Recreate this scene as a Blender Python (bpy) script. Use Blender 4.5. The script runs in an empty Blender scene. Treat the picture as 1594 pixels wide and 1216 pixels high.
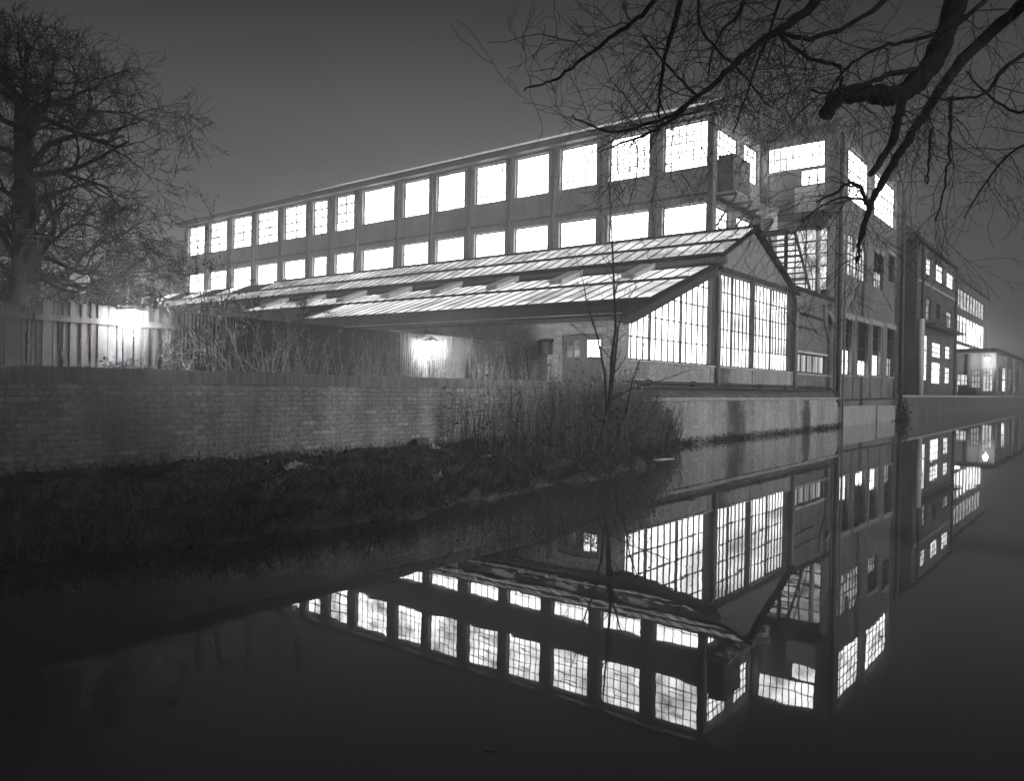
import bpy, math, random
from mathutils import Vector, Matrix
R = math.radians
sc = bpy.context.scene
col = sc.collection
rng = random.Random(7)

# ------------------------------------------------------------------ camera
# world frame: X along the canal, Y away from the camera's bank, Z up, water at z = 0
H = 1.70
F, PITCH, ROLL, YAW = 1211.68, -0.005, -0.018, 0.6676
cd = bpy.data.cameras.new("camera"); cam = bpy.data.objects.new("camera", cd); col.objects.link(cam)
cd.sensor_width = 36.0; cd.lens = F / 1594 * 36; cd.clip_start = 0.05; cd.clip_end = 3000
_fw = Vector((math.cos(YAW) * math.cos(PITCH), math.sin(YAW) * math.cos(PITCH), math.sin(PITCH)))
_rt = Vector((math.sin(YAW), -math.cos(YAW), 0)); _up = _rt.cross(_fw)
_r2 = _rt * math.cos(ROLL) - _up * math.sin(ROLL); _u2 = _rt * math.sin(ROLL) + _up * math.cos(ROLL)
cam.matrix_world = Matrix(((_r2.x, _u2.x, -_fw.x, 0), (_r2.y, _u2.y, -_fw.y, 0), (_r2.z, _u2.z, -_fw.z, H), (0, 0, 0, 1)))
sc.camera = cam

# ------------------------------------------------------------------ world: night sky, monochrome
SUN_EL, SUN_AZ = R(17), R(-100)          # direction of the soft sun added behind the camera
w = bpy.data.worlds.new("World"); sc.world = w; w.use_nodes = True
nt = w.node_tree; nt.nodes.clear()
sky = nt.nodes.new("ShaderNodeTexSky"); sky.sky_type = 'NISHITA'; sky.sun_disc = False
sky.sun_elevation = SUN_EL; sky.sun_rotation = math.pi / 2 - SUN_AZ; sky.dust_density = 4; sky.air_density = 1.5
bw = nt.nodes.new("ShaderNodeRGBToBW"); bg = nt.nodes.new("ShaderNodeBackground"); out = nt.nodes.new("ShaderNodeOutputWorld")
tc = nt.nodes.new("ShaderNodeTexCoord"); sx = nt.nodes.new("ShaderNodeSeparateXYZ")
rmp = nt.nodes.new("ShaderNodeMapRange"); mul = nt.nodes.new("ShaderNodeMath"); mul.operation = 'MULTIPLY'
nt.links.new(tc.outputs['Generated'], sx.inputs[0]); nt.links.new(sx.outputs['Z'], rmp.inputs[0])
rmp.interpolation_type = 'SMOOTHSTEP'; rmp.inputs[1].default_value = 0.30; rmp.inputs[2].default_value = 0.50; rmp.inputs[3].default_value = 1.0; rmp.inputs[4].default_value = 0.36
nt.links.new(sky.outputs[0], bw.inputs[0]); nt.links.new(bw.outputs[0], mul.inputs[0]); nt.links.new(rmp.outputs[0], mul.inputs[1])
cn = nt.nodes.new("ShaderNodeTexNoise"); cn.inputs['Scale'].default_value = 2.2; cn.inputs['Detail'].default_value = 5
cm = nt.nodes.new("ShaderNodeMapping"); cm.inputs['Scale'].default_value = (1, 1, 3.5); nt.links.new(tc.outputs['Generated'], cm.inputs[0]); nt.links.new(cm.outputs[0], cn.inputs['Vector'])
cr = nt.nodes.new("ShaderNodeMapRange"); cr.inputs[1].default_value = .3; cr.inputs[2].default_value = .7; cr.inputs[3].default_value = .86; cr.inputs[4].default_value = 1.1
nt.links.new(cn.outputs[0], cr.inputs[0]); mu2 = nt.nodes.new("ShaderNodeMath"); mu2.operation = 'MULTIPLY'
nt.links.new(mul.outputs[0], mu2.inputs[0]); nt.links.new(cr.outputs[0], mu2.inputs[1]); dt = nt.nodes.new("ShaderNodeVectorMath"); dt.operation = 'DOT_PRODUCT'; dt.inputs[1].default_value = (_rt.x, _rt.y, 0); nt.links.new(tc.outputs['Generated'], dt.inputs[0])
az = nt.nodes.new("ShaderNodeMapRange"); az.inputs[1].default_value = -.6; az.inputs[2].default_value = -.1; az.inputs[3].default_value = .66; az.inputs[4].default_value = 1.02
nt.links.new(dt.outputs['Value'], az.inputs[0]); mu3 = nt.nodes.new("ShaderNodeMath"); mu3.operation = 'MULTIPLY'
nt.links.new(mu2.outputs[0], mu3.inputs[0]); nt.links.new(az.outputs[0], mu3.inputs[1]); nt.links.new(mu3.outputs[0], bg.inputs[0]); nt.links.new(bg.outputs[0], out.inputs[0])
bg.inputs[1].default_value = 0.0245
# one soft sun added for the unseen light that falls on the canal walls
sd = bpy.data.lights.new("fill_sun", 'SUN'); sd.energy = 2.6; sd.angle = R(17); sd.color = (1, 1, 1)
so = bpy.data.objects.new("fill_sun", sd); col.objects.link(so)
_s = Vector((math.cos(SUN_EL) * math.cos(SUN_AZ), math.cos(SUN_EL) * math.sin(SUN_AZ), math.sin(SUN_EL)))
so.rotation_euler = _s.to_track_quat('Z', 'Y').to_euler()
sc.view_settings.view_transform = 'Standard'; sc.view_settings.look = 'None'
sc.view_settings.exposure = 0.0; sc.view_settings.gamma = 1.0
sc.cycles.use_denoising = True
sc.cycles.max_bounces = 6; sc.cycles.volume_bounces = 0; sc.cycles.sample_clamp_indirect = 6.0

# ------------------------------------------------------------------ materials
class N:
    def __init__(s, name):
        s.m = bpy.data.materials.new(name); s.m.use_nodes = True
        s.t = s.m.node_tree; s.t.nodes.clear(); s.out = s.n("ShaderNodeOutputMaterial")
    def n(s, k, **kw):
        x = s.t.nodes.new(k)
        for a, b in kw.items(): setattr(x, a, b)
        return x
    def l(s, a, b): s.t.links.new(a, b)
    def math(s, op, a, b=None):
        x = s.n("ShaderNodeMath", operation=op)
        for i, v in enumerate((a, b)):
            if v is None: continue
            if isinstance(v, (int, float)): x.inputs[i].default_value = v
            else: s.l(v, x.inputs[i])
        return x.outputs[0]
    def noise(s, vec, scale, detail=3, rough=.55):
        x = s.n("ShaderNodeTexNoise"); x.inputs['Scale'].default_value = scale
        x.inputs['Detail'].default_value = detail; x.inputs['Roughness'].default_value = rough
        if vec is not None: s.l(vec, x.inputs['Vector'])
        return x.outputs[0]
    def rng(s, v, a, b, c, d):
        x = s.n("ShaderNodeMapRange"); s.l(v, x.inputs[0])
        for i, q in enumerate((a, b, c, d)): x.inputs[i + 1].default_value = q
        return x.outputs[0]
    def pos(s, sc_=(1, 1, 1)):
        g = s.n("ShaderNodeNewGeometry"); mp = s.n("ShaderNodeMapping"); mp.inputs['Scale'].default_value = sc_
        s.l(g.outputs['Position'], mp.inputs[0]); return mp.outputs[0]

def plain(name, v, var=.25, scale=3, rough=.75, bump=.0, stretch=(1, 1, 1), metal=0, spec=.3):
    q = N(name); p = q.n("ShaderNodeBsdfPrincipled"); q.l(p.outputs[0], q.out.inputs[0])
    P = q.pos(stretch)
    a = q.noise(P, scale, 4); b = q.noise(P, scale * 9, 3)
    s = q.math('ADD', q.math('MULTIPLY', a, .65), q.math('MULTIPLY', b, .35))
    val = q.rng(s, .25, .75, v * (1 - var * 1.4), v * (1 + var * 1.4))
    q.l(val, p.inputs['Base Color']); p.inputs['Roughness'].default_value = rough; p.inputs['Metallic'].default_value = metal
    p.inputs['Specular IOR Level'].default_value = spec
    if bump:
        bn = q.n("ShaderNodeBump"); bn.inputs['Strength'].default_value = bump; bn.inputs['Distance'].default_value = .02
        q.l(b, bn.inputs['Height']); q.l(bn.outputs[0], p.inputs['Normal'])
    return q.m

def brick(name, c1, c2, mortar, var=.35, pale=0.0, rowh=.075, bw_=.225, msize=.012, stain=.5, drips=()):
    q = N(name); p = q.n("ShaderNodeBsdfPrincipled"); q.l(p.outputs[0], q.out.inputs[0])
    g = q.n("ShaderNodeNewGeometry"); sp = q.n("ShaderNodeSeparateXYZ"); q.l(g.outputs['Position'], sp.inputs[0])
    sn = q.n("ShaderNodeSeparateXYZ"); q.l(g.outputs['Normal'], sn.inputs[0])
    ax = q.math('ABSOLUTE', sn.outputs[0]); isx = q.math('GREATER_THAN', ax, .7)
    u = q.math('ADD', q.math('MULTIPLY', sp.outputs[1], isx), q.math('MULTIPLY', sp.outputs[0], q.math('SUBTRACT', 1.0, isx)))
    cb = q.n("ShaderNodeCombineXYZ"); q.l(u, cb.inputs[0]); q.l(sp.outputs[2], cb.inputs[1])
    # slight wander of the courses
    wob = q.noise(g.outputs['Position'], 1.3, 2)
    wv = q.math('MULTIPLY', q.math('SUBTRACT', wob, .5), .03)
    q.l(q.math('ADD', sp.outputs[2], wv), cb.inputs[1])
    bt = q.n("ShaderNodeTexBrick"); q.l(cb.outputs[0], bt.inputs['Vector'])
    bt.inputs['Scale'].default_value = 1; bt.inputs['Brick Width'].default_value = bw_; bt.inputs['Row Height'].default_value = rowh
    bt.inputs['Mortar Size'].default_value = msize; bt.inputs['Mortar Smooth'].default_value = .3; bt.inputs['Bias'].default_value = -.3
    bt.inputs['Color1'].default_value = (c1,) * 3 + (1,); bt.inputs['Color2'].default_value = (c2,) * 3 + (1,); bt.inputs['Mortar'].default_value = (mortar,) * 3 + (1,)
    bwn = q.n("ShaderNodeRGBToBW"); q.l(bt.outputs[0], bwn.inputs[0])
    st = q.noise(q.pos((1, 1, .55)), .8, 5, .65)
    f = q.rng(st, .3, .72, 1 - stain, 1 + stain * .5)
    f = q.math('MULTIPLY', f, q.rng(q.noise(q.pos((2.2, 2.2, .18)), 1.4, 4, .6), .3, .7, 1 - stain * .55, 1 + stain * .3))
    fine = q.rng(q.noise(g.outputs['Position'], 22, 2), .3, .7, 1 - var * .5, 1 + var * .5)
    v = q.math('MULTIPLY', q.math('MULTIPLY', bwn.outputs[0], f), fine)
    if pale:   # a scatter of pale bricks
        wn = q.n("ShaderNodeTexWhiteNoise", noise_dimensions='2D')
        row = q.math('FLOOR', q.math('DIVIDE', sp.outputs[2], rowh))
        half = q.math('MULTIPLY', q.math('MODULO', row, 2.0), .5)
        cx = q.math('FLOOR', q.math('ADD', q.math('DIVIDE', u, bw_), half))
        c2n = q.n("ShaderNodeCombineXYZ"); q.l(cx, c2n.inputs[0]); q.l(row, c2n.inputs[1]); q.l(c2n.outputs[0], wn.inputs['Vector'])
        hit = q.math('GREATER_THAN', wn.outputs['Value'], 1 - pale)
        nm = q.math('SUBTRACT', 1.0, bt.outputs['Fac'])
        v = q.math('ADD', v, q.math('MULTIPLY', q.math('MULTIPLY', hit, nm), .13))
    for dx, dw in drips:      # wet streaks below the rainwater pipes
        dn = q.math('MULTIPLY', q.math('SUBTRACT', q.noise(g.outputs['Position'], 1.7, 4, .65), .5), dw * 2.4)
        dd = q.math('ABSOLUTE', q.math('ADD', q.math('SUBTRACT', sp.outputs[0], dx), dn))
        v = q.math('MULTIPLY', v, q.rng(dd, dw * .35, dw, .28, 1.0))
    if drips:                 # tide mark just above the water
        tn = q.math('MULTIPLY', q.math('SUBTRACT', q.noise(g.outputs['Position'], 2.3, 4, .6), .5), .3)
        v = q.math('MULTIPLY', v, q.rng(q.math('ADD', sp.outputs[2], tn), .05, .28, .45, 1.0))
    q.l(v, p.inputs['Base Color']); p.inputs['Roughness'].default_value = .85; p.inputs['Specular IOR Level'].default_value = .2
    bn = q.n("ShaderNodeBump"); bn.inputs['Strength'].default_value = .3; bn.inputs['Distance'].default_value = .01
    hgt = q.math('SUBTRACT', q.math('MULTIPLY', fine, .4), bt.outputs['Fac'])
    q.l(hgt, bn.inputs['Height']); q.l(bn.outputs[0], p.inputs['Normal'])
    return q.m

def lit(name, lo, hi, scale=.5, stretch=(1, 1, 1), detail=3, seed=0.0, cell=0):
    """a lit pane: what glows behind the glass is uneven"""
    q = N(name); e = q.n("ShaderNodeEmission"); g = q.n("ShaderNodeBsdfGlossy"); g.inputs['Roughness'].default_value = .05
    g.inputs['Color'].default_value = (.04,) * 3 + (1,)
    a = q.n("ShaderNodeAddShader"); q.l(e.outputs[0], a.inputs[0]); q.l(g.outputs[0], a.inputs[1]); q.l(a.outputs[0], q.out.inputs[0])
    P = q.pos(stretch); ad = q.n("ShaderNodeVectorMath", operation='ADD'); ad.inputs[1].default_value = (seed, seed * .7, seed * .3)
    q.l(P, ad.inputs[0]); nz = q.noise(ad.outputs[0], scale, detail)
    st = q.rng(nz, .33, .68, lo, hi)
    if cell:      # sheets of glass dirtier or cleaner than their neighbours
        gp = q.n("ShaderNodeNewGeometry"); sp = q.n("ShaderNodeSeparateXYZ"); q.l(gp.outputs['Position'], sp.inputs[0])
        cb = q.n("ShaderNodeCombineXYZ"); q.l(q.math('FLOOR', q.math('DIVIDE', q.math('SUBTRACT', sp.outputs[1], 11.3), cell)), cb.inputs[0]); q.l(q.math('FLOOR', q.math('DIVIDE', sp.outputs[0], 1.55)), cb.inputs[1])
        wn = q.n("ShaderNodeTexWhiteNoise", noise_dimensions='2D'); q.l(cb.outputs[0], wn.inputs['Vector'])
        st = q.math('MULTIPLY', st, q.rng(wn.outputs['Value'], 0, 1, .55, 1.1))
    q.l(st, e.inputs['Strength'])
    return q.m

M = {}
M['steel'] = plain('dark_steel', .035, .3, 4, .6)
M['column'] = plain('painted_steel', .055, .3, 4, .6)
M['pipe'] = plain('pale_pipe', .20, .3, 6, .5)
M['pipe_dark'] = plain('dark_pipe', .05, .3, 6, .6)
M['brick_hall'] = brick('hall_brick', .20, .27, .22, .3, 0, stain=.35)
M['brick_canal'] = brick('canal_brick', .31, .41, .25, .7, .035, rowh=.078, stain=.45, drips=((26.4, .95), (34.8, .75), (17.5, .6)))
M['brick_tower'] = brick('tower_brick', .17, .25, .12, .3, .02, stain=.5, drips=((45.2, .5), (53.2, .6), (39.2, .5)))
M['brick_far'] = brick('far_brick', .10, .14, .10, .3, 0)
M['brick_front'] = brick('front_brick', .28, .42, .2, .4, .02, stain=.35)
M['dash'] = plain('pebbledash', .20, .35, 5, .9, .4)
M['plaster'] = plain('pale_plaster', .45, .2, 2.5, .8)
M['conc'] = plain('concrete', .27, .3, 2.5, .85, .2)
M['sill'] = plain('stone_sill', .45, .3, 6, .85)
M['coping'] = plain('coping_stone', .2, .45, 4, .85, .2, stretch=(3, 1, .2))
M['sheet'] = plain('roof_sheet', .018, .4, 1.2, .8, spec=.1)
M['tar'] = plain('tarred_brick', .06, .4, 1.5, .85, .2)
M['lid'] = plain('vent_lid', .30, .3, 4, .6)
M['door'] = plain('painted_door', .10, .25, 5, .6, stretch=(1, 1, .2))
M['door2'] = plain('grey_door', .17, .25, 5, .6, stretch=(1, 1, .2))
M['tank'] = plain('tank_steel', .045, .6, 1.6, .6)
M['black'] = plain('dark_glass', .015, .3, 3, .15, spec=.5)
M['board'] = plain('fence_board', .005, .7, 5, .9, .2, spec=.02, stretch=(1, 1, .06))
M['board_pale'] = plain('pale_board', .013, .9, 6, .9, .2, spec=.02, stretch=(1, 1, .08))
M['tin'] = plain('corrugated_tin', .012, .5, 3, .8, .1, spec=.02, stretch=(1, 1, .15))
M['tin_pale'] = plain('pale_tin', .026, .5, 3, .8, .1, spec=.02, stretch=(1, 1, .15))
M['soil'] = plain('bank_soil', .085, .7, 2.5, .95, .6)
M['yard'] = plain('yard_ground', .08, .4, 1.5, .95, .3)
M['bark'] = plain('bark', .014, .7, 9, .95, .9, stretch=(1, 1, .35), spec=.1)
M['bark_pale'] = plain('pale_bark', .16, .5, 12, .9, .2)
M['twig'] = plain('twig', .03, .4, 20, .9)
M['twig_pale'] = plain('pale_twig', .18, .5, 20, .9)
M['stalk'] = plain('dry_stalk', .085, .6, 9, .9)
M['stalk_pale'] = plain('pale_stalk', .15, .5, 9, .9)
M['leaf'] = plain('leaf', .09, .6, 9, .7)
M['leaf_dark'] = plain('dark_leaf', .04, .6, 9, .7)
M['paper'] = plain('old_paper', .35, .4, 9, .9)
M['globe'] = lit('lamp_globe', 920, 920)
M['globe_far'] = lit('far_lamp_globe', 650, 650)
M['win'] = [lit('lit_window_%d' % i, 2.0, 10.5, .6, (1, 1, 1.3), 3, i * 7.3) for i in range(3)]
M['win_low'] = lit('lit_window_low', 5, 10, .6, seed=3)
M['glass_a'] = lit('glasshouse_lit', 2.6, 7, .55, (1, 1, .9), 3, 5)
M['glass_b'] = lit('glasshouse_soft', .85, 4.2, .5, (.5, 1, 1.4), 3, 11.5)
M['glass_row'] = lit('glasshouse_frosted', 3.5, 5.5, .8, seed=2)
M['roof_glow'] = lit('roof_glass', .38, 1.15, .45, (1.6, .8, 1.6), 4, 1, .6)
M['roof_glow_hi'] = lit('roof_glass_low', .65, 1.9, .45, (1.6, .8, 1.6), 4, 6, .6)
M['hall_glow'] = lit('hall_roof_glass', .45, .95, 1.2, (1, 1, 1), 3, 1)
M['dim'] = lit('dim_window', .05, .45, 1.6, (1, 1, 1), 3, 4)
M['dim2'] = lit('half_lit_window', .3, 1.6, 1.3, (1, 1, 1), 3, 9)
M['curtain'] = lit('curtained_window', .12, .9, 1.1, (2.2, 2.2, .15), 3, 2.6)
M['panel'] = lit('stair_glazing', .35, 1.5, .9, (1, 1, 1.6), 3, 8)
M['far_win'] = lit('far_window', 1.5, 5, .5, seed=6)
M['far_dim'] = lit('far_dim_window', .08, .7, .9, seed=1)

# water
q = N('canal_water'); p = q.n("ShaderNodeBsdfPrincipled"); q.l(p.outputs[0], q.out.inputs[0])
p.inputs['Base Color'].default_value = (.11,) * 3 + (1,); p.inputs['Roughness'].default_value = .015; p.inputs['IOR'].default_value = 1.33
nz = q.noise(q.pos((1, 1, 1)), 1.1, 3); bn = q.n("ShaderNodeBump"); bn.inputs['Strength'].default_value = .022; bn.inputs['Distance'].default_value = .05
q.l(nz, bn.inputs['Height']); q.l(bn.outputs[0], p.inputs['Normal']); M['water'] = q.m

# ------------------------------------------------------------------ mesh builder
class MB:
    def __init__(s): s.v = []; s.f = []
    def add(s, vs, fs):
        o = len(s.v); s.v += [tuple(a) for a in vs]; s.f += [tuple(i + o for i in f) for f in fs]; return s
    def box(s, x0, x1, y0, y1, z0, z1):
        return s.add([(x, y, z) for z in (z0, z1) for y in (y0, y1) for x in (x0, x1)],
                     [(0, 2, 3, 1), (4, 5, 7, 6), (0, 1, 5, 4), (2, 6, 7, 3), (0, 4, 6, 2), (1, 3, 7, 5)])
    def bar(s, p, q, wd, ht, up=(0, 0, 1)):
        p = Vector(p); q = Vector(q); d = (q - p).normalized(); upv = Vector(up)
        if abs(d.dot(upv)) > .98: upv = Vector((1, 0, 0))
        a = d.cross(upv).normalized() * wd / 2; b = a.cross(d).normalized() * ht / 2
        vs = [e + i * a + j * b for e in (p, q) for i, j in ((-1, -1), (1, -1), (1, 1), (-1, 1))]
        return s.add(vs, [(0, 1, 2, 3), (7, 6, 5, 4), (0, 4, 5, 1), (1, 5, 6, 2), (2, 6, 7, 3), (3, 7, 4, 0)])
    def prism(s, pts, d):
        d = Vector(d); n = len(pts); vs = [Vector(a) for a in pts]; vs += [a + d for a in vs]
        fs = [tuple(range(n)), tuple(range(2 * n - 1, n - 1, -1))] + [(i, i + n, (i + 1) % n + n, (i + 1) % n) for i in range(n)]
        return s.add(vs, fs)
    def quad(s, a, b, c, d): return s.add([a, b, c, d], [(0, 1, 2, 3)])
    def tube(s, pts, rad, n=6, cap=True):
        pts = [Vector(a) for a in pts]; m = len(pts)
        if not hasattr(rad, '__len__'): rad = [rad] * m
        o = len(s.v); ref = None
        for i, a in enumerate(pts):
            d = (pts[min(i + 1, m - 1)] - pts[max(i - 1, 0)])
            if d.length < 1e-9: d = Vector((0, 0, 1))
            d.normalize()
            if ref is None: ref = Vector((0, 0, 1)) if abs(d.z) < .9 else Vector((1, 0, 0))
            e1 = d.cross(ref); 
            if e1.length < 1e-6: e1 = d.orthogonal()
            e1.normalize(); e2 = d.cross(e1)
            for k in range(n):
                t = 2 * math.pi * k / n; s.v.append(tuple(a + (e1 * math.cos(t) + e2 * math.sin(t)) * rad[i]))
        for i in range(m - 1):
            for k in range(n):
                s.f.append((o + i * n + k, o + i * n + (k + 1) % n, o + (i + 1) * n + (k + 1) % n, o + (i + 1) * n + k))
        if cap:
            s.f.append(tuple(o + k for k in reversed(range(n)))); s.f.append(tuple(o + (m - 1) * n + k for k in range(n)))
        return s
    def ball(s, c, r, n=12, m=8, sz=1.0):
        c = Vector(c); o = len(s.v)
        for i in range(m + 1):
            t = math.pi * i / m
            for k in range(n):
                a = 2 * math.pi * k / n; s.v.append((c.x + r * math.sin(t) * math.cos(a), c.y + r * math.sin(t) * math.sin(a), c.z + sz * r * math.cos(t)))
        for i in range(m):
            for k in range(n): s.f.append((o + i * n + k, o + (i + 1) * n + k, o + (i + 1) * n + (k + 1) % n, o + i * n + (k + 1) % n))
        return s
    def leaf(s, c, sz, rg):
        a = Vector((rg.gauss(0, 1), rg.gauss(0, 1), rg.gauss(0, 1))).normalized(); b = a.orthogonal().normalized()
        ang = rg.random() * 6.28; b = Matrix.Rotation(ang, 3, a) @ b; d = a.cross(b)
        c = Vector(c); return s.quad(c - b * sz, c + d * sz * .45, c + b * sz, c - d * sz * .45)
    def build(s, name, mat, parent=None, smooth=False):
        me = bpy.data.meshes.new(name); o = bpy.data.objects.new(name, me); col.objects.link(o)
        off = Vector((0, 0, 0)); r = parent
        while r is not None: off += r.location; r = r.parent
        me.from_pydata([(x - off.x, y - off.y, z - off.z) for x, y, z in s.v], [], s.f); me.update()
        me.materials.append(mat)
        if smooth:
            for pl in me.polygons: pl.use_smooth = len(pl.vertices) == 4
        if parent is not None: o.parent = parent
        return o

def tag(o, label=None, cat=None, group=None, kind=None):
    if label: o['label'] = label
    if cat: o['category'] = cat
    if group: o['group'] = group
    if kind: o['kind'] = kind
    return o
def thing(name, label, cat, loc, group=None):
    o = bpy.data.objects.new(name, None); col.objects.link(o); o.location = loc; o.empty_display_size = .3
    return tag(o, label, cat, group)
def struct(name, mb, mat): return tag(mb.build(name, mat), kind='structure')

def wall_cells(mb, axis, p0, p1, u0, u1, z0, z1, holes):
    """solid wall with rectangular openings, axis = normal axis"""
    us = sorted({u0, u1, *[h[0] for h in holes], *[h[1] for h in holes]})
    us = [u for u in us if u0 <= u <= u1]
    for a, b in zip(us, us[1:]):
        if b - a < 1e-6: continue
        mid = (a + b) / 2; hs = sorted((h[2], h[3]) for h in holes if h[0] < mid < h[1])
        z = z0
        for h0, h1 in hs + [(z1, z1)]:
            if h0 - z > 1e-4:
                if axis == 'X': mb.box(p0, p1, a, b, z, h0)
                else: mb.box(a, b, p0, p1, z, h0)
            z = max(z, h1)
    return mb

def window(parent, axis, p, u0, u1, z0, z1, nc, nr, mat, casement=False, bar=.03, frame=.06, rec=.12, split=None, name='window'):
    """frame and glazing bars as one part, the pane as its sub-part.  p = outer wall plane (faces the negative axis)"""
    f = MB()
    def bx(a, b, c, d, e0=0, e1=.05):
        if axis == 'X': f.box(p + rec + e0, p + rec + e1, a, b, c, d)
        else: f.box(a, b, p + rec + e0, p + rec + e1, c, d)
    bx(u0, u1, z0, z0 + frame); bx(u0, u1, z1 - frame, z1)
    bx(u0, u0 + frame, z0 + frame, z1 - frame); bx(u1 - frame, u1, z0 + frame, z1 - frame)
    for i in range(1, nc):
        u = u0 + (u1 - u0) * i / nc; bx(u - bar / 2, u + bar / 2, z0 + frame, z1 - frame, .004, .04)
    for j in range(1, nr):
        z = z0 + (z1 - z0) * j / nr; bx(u0 + frame, u1 - frame, z - bar / 2, z + bar / 2, .006, .042)
    if casement:      # an opening light framed with heavier bars
        a, b = u0 + (u1 - u0) * .32, u0 + (u1 - u0) * .66; c, d = z0 + (z1 - z0) * .27, z0 + (z1 - z0) * .75
        k = .02
        bx(a - k, a + k, c, d, -.02, .0); bx(b - k, b + k, c, d, -.02, .0); bx(a + k, b - k, c, c + 2 * k, -.018, .002); bx(a + k, b - k, d - 2 * k, d, -.018, .002)
    fo = f.build(name, M['steel'], parent)
    def pane(c, d, mt):
        g = MB(); q_ = p + rec + .06
        if axis == 'X': g.quad((q_, u1, c), (q_, u0, c), (q_, u0, d), (q_, u1, d))
        else: g.quad((u0, q_, c), (u1, q_, c), (u1, q_, d), (u0, q_, d))
        g.build('pane', mt, fo)
    if split: pane(z0, split[0], mat); pane(split[0], z1, split[1])
    else: pane(z0, z1, mat)
    return fo

# ------------------------------------------------------------------ water, banks, ground
struct('water', MB().quad((-120, -1.2, 0), (420, -1.2, 0), (420, 19, 0), (-120, 19, 0)), M['water'])
struct('towpath', MB().box(-120, 420, -60, -1.1, -.6, .22), M['soil'])
# far bank in front of the canal wall: uneven soil
def wally(x): return 10.3 + .022 * (x - 4)
def bank_edge(x):
    e = 7.5 + .25 * math.sin(x * .7) + .15 * math.sin(x * 2.3 + 1) + .07 * math.sin(x * 6.1)
    if x > 12: e += (x - 12) * .30
    if x < 2: e += (x - 2) * .02
    return min(e, wally(x) + .3)
mb = MB(); nx, ny = 260, 26; X0, X1 = -40, 24.2
for i in range(nx + 1):
    x = X0 + (X1 - X0) * i / nx
    e = bank_edge(x); wy = wally(x) + .12
    for j in range(ny + 1):
        t = j / ny; y = e - .5 + (wy - e + .5) * t
        d = y - e
        z = .60 * (1 - math.exp(-max(d, 0) * .9)) if d > 0 else d * .6
        k = min(1, max(0, (x - 17) / 6)); z *= 1 - .75 * k
        z += (.05 * math.sin(x * 3.1 + y * 2) * math.sin(y * 4.3 - x) + rng.uniform(-.035, .035)) * (1 if d > -.1 else 0)
        mb.v.append((x, y, z))
for i in range(nx):
    for j in range(ny):
        a = i * (ny + 1) + j; mb.f.append((a, a + ny + 1, a + ny + 2, a + 1))
struct('bank', mb, M['soil'])
def bank_z(x, y):
    d = y - bank_edge(x)
    if d <= 0: return -.02
    return .60 * (1 - math.exp(-d * .9)) * (1 - .75 * min(1, max(0, (x - 17) / 6)))
struct('ground', MB().box(-120, 19.4, 10.9, 400, -.6, 1.0).box(19.4, 53.6, 11.9, 400, -.6, 1.2).prism([(53.6, 12.4, -.6), (420, 18.7, -.6), (420, 400, -.6), (53.6, 400, -.6)], (0, 0, 2.17)), M['yard'])

# ------------------------------------------------------------------ canal wall
cw = thing('canal_wall', 'long brick retaining wall rising from the bank and the water', 'wall', (4, 10.4, 0))
mb = MB(); cp = MB()
xs = [-40, 4, 8, 12, 16, 19.2]
for a, b in zip(xs, xs[1:]):
    mb.prism([(a, wally(a), -.6), (b, wally(b), -.6), (b, wally(b), 1.65), (a, wally(a), 1.65)], (0, .46, 0))
for k in range(58):     # coping bricks on edge laid in short runs, each a touch out of line
    a = -39 + k; 
    if a > 18.4: break
    dz = rng.uniform(-.004, .004); b = a + 1.0
    cp.prism([(a, wally(a) - .012, 1.655 + dz), (b - .004, wally(b) - .012, 1.655 + dz), (b - .004, wally(b) - .012, 1.845 + dz), (a, wally(a) - .012, 1.845 + dz)], (0, .5, 0))
mb.build('wall', M['brick_canal'], cw); cp.build('coping', M['coping'], cw)
# section under the glasshouse: lower wall, projecting band, sloping ledge
mb = MB().prism([(19.2, wally(19.2), -.6), (39.9, wally(39.9), -.6), (39.9, wally(39.9), 1.34), (19.2, wally(19.2), 1.34)], (0, .5, 0))
mb.build('wall', M['brick_canal'], cw)
mb = MB().prism([(19.2, wally(19.2) - .06, 1.345), (39.9, wally(39.9) - .06, 1.345), (39.9, wally(39.9) - .06, 1.46), (19.2, wally(19.2) - .06, 1.46)], (0, .5, 0))
mb.build('band_course', M['conc'], cw)
mb = MB(); y0, y1 = wally(19.2), wally(39.9)
mb.add([(19.2, y0, 1.465), (39.9, y1, 1.465), (39.9, 11.36, 1.74), (19.2, 11.36, 1.74), (19.2, 11.36, 1.465), (39.9, 11.36, 1.465)], [(0, 1, 2, 3), (0, 3, 4), (1, 5, 2)])
mb.build('ledge', M['soil'], cw)

# ------------------------------------------------------------------ main hall (long two-storey factory range)
hall = thing('factory_hall', 'long factory hall with two rows of brightly lit windows above the glass roofs', 'building', (34.13, 15.23, 1.2))
WIN = [(15.56, 17.84), (18.59, 20.89), (21.63, 23.93), (24.68, 26.97), (27.64, 29.93), (30.74, 33.04), (33.67, 35.93), (36.76, 39.77), (40.61, 42.54),
       (43.42, 44.97), (45.80, 48.35), (49.11, 51.72), (52.48, 55.02), (55.81, 58.32), (59.07, 61.54)]
TM = 34.13; holes = []
for i, (a, b) in enumerate(WIN):
    holes += [(a, b, 12.22 if i < 8 else 12.08, 14.43), (a, b, 8.55, 10.54)]
mb = wall_cells(MB(), 'X', TM, TM + .38, 15.23, 62.1, 1.2, 14.55, holes)
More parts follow.
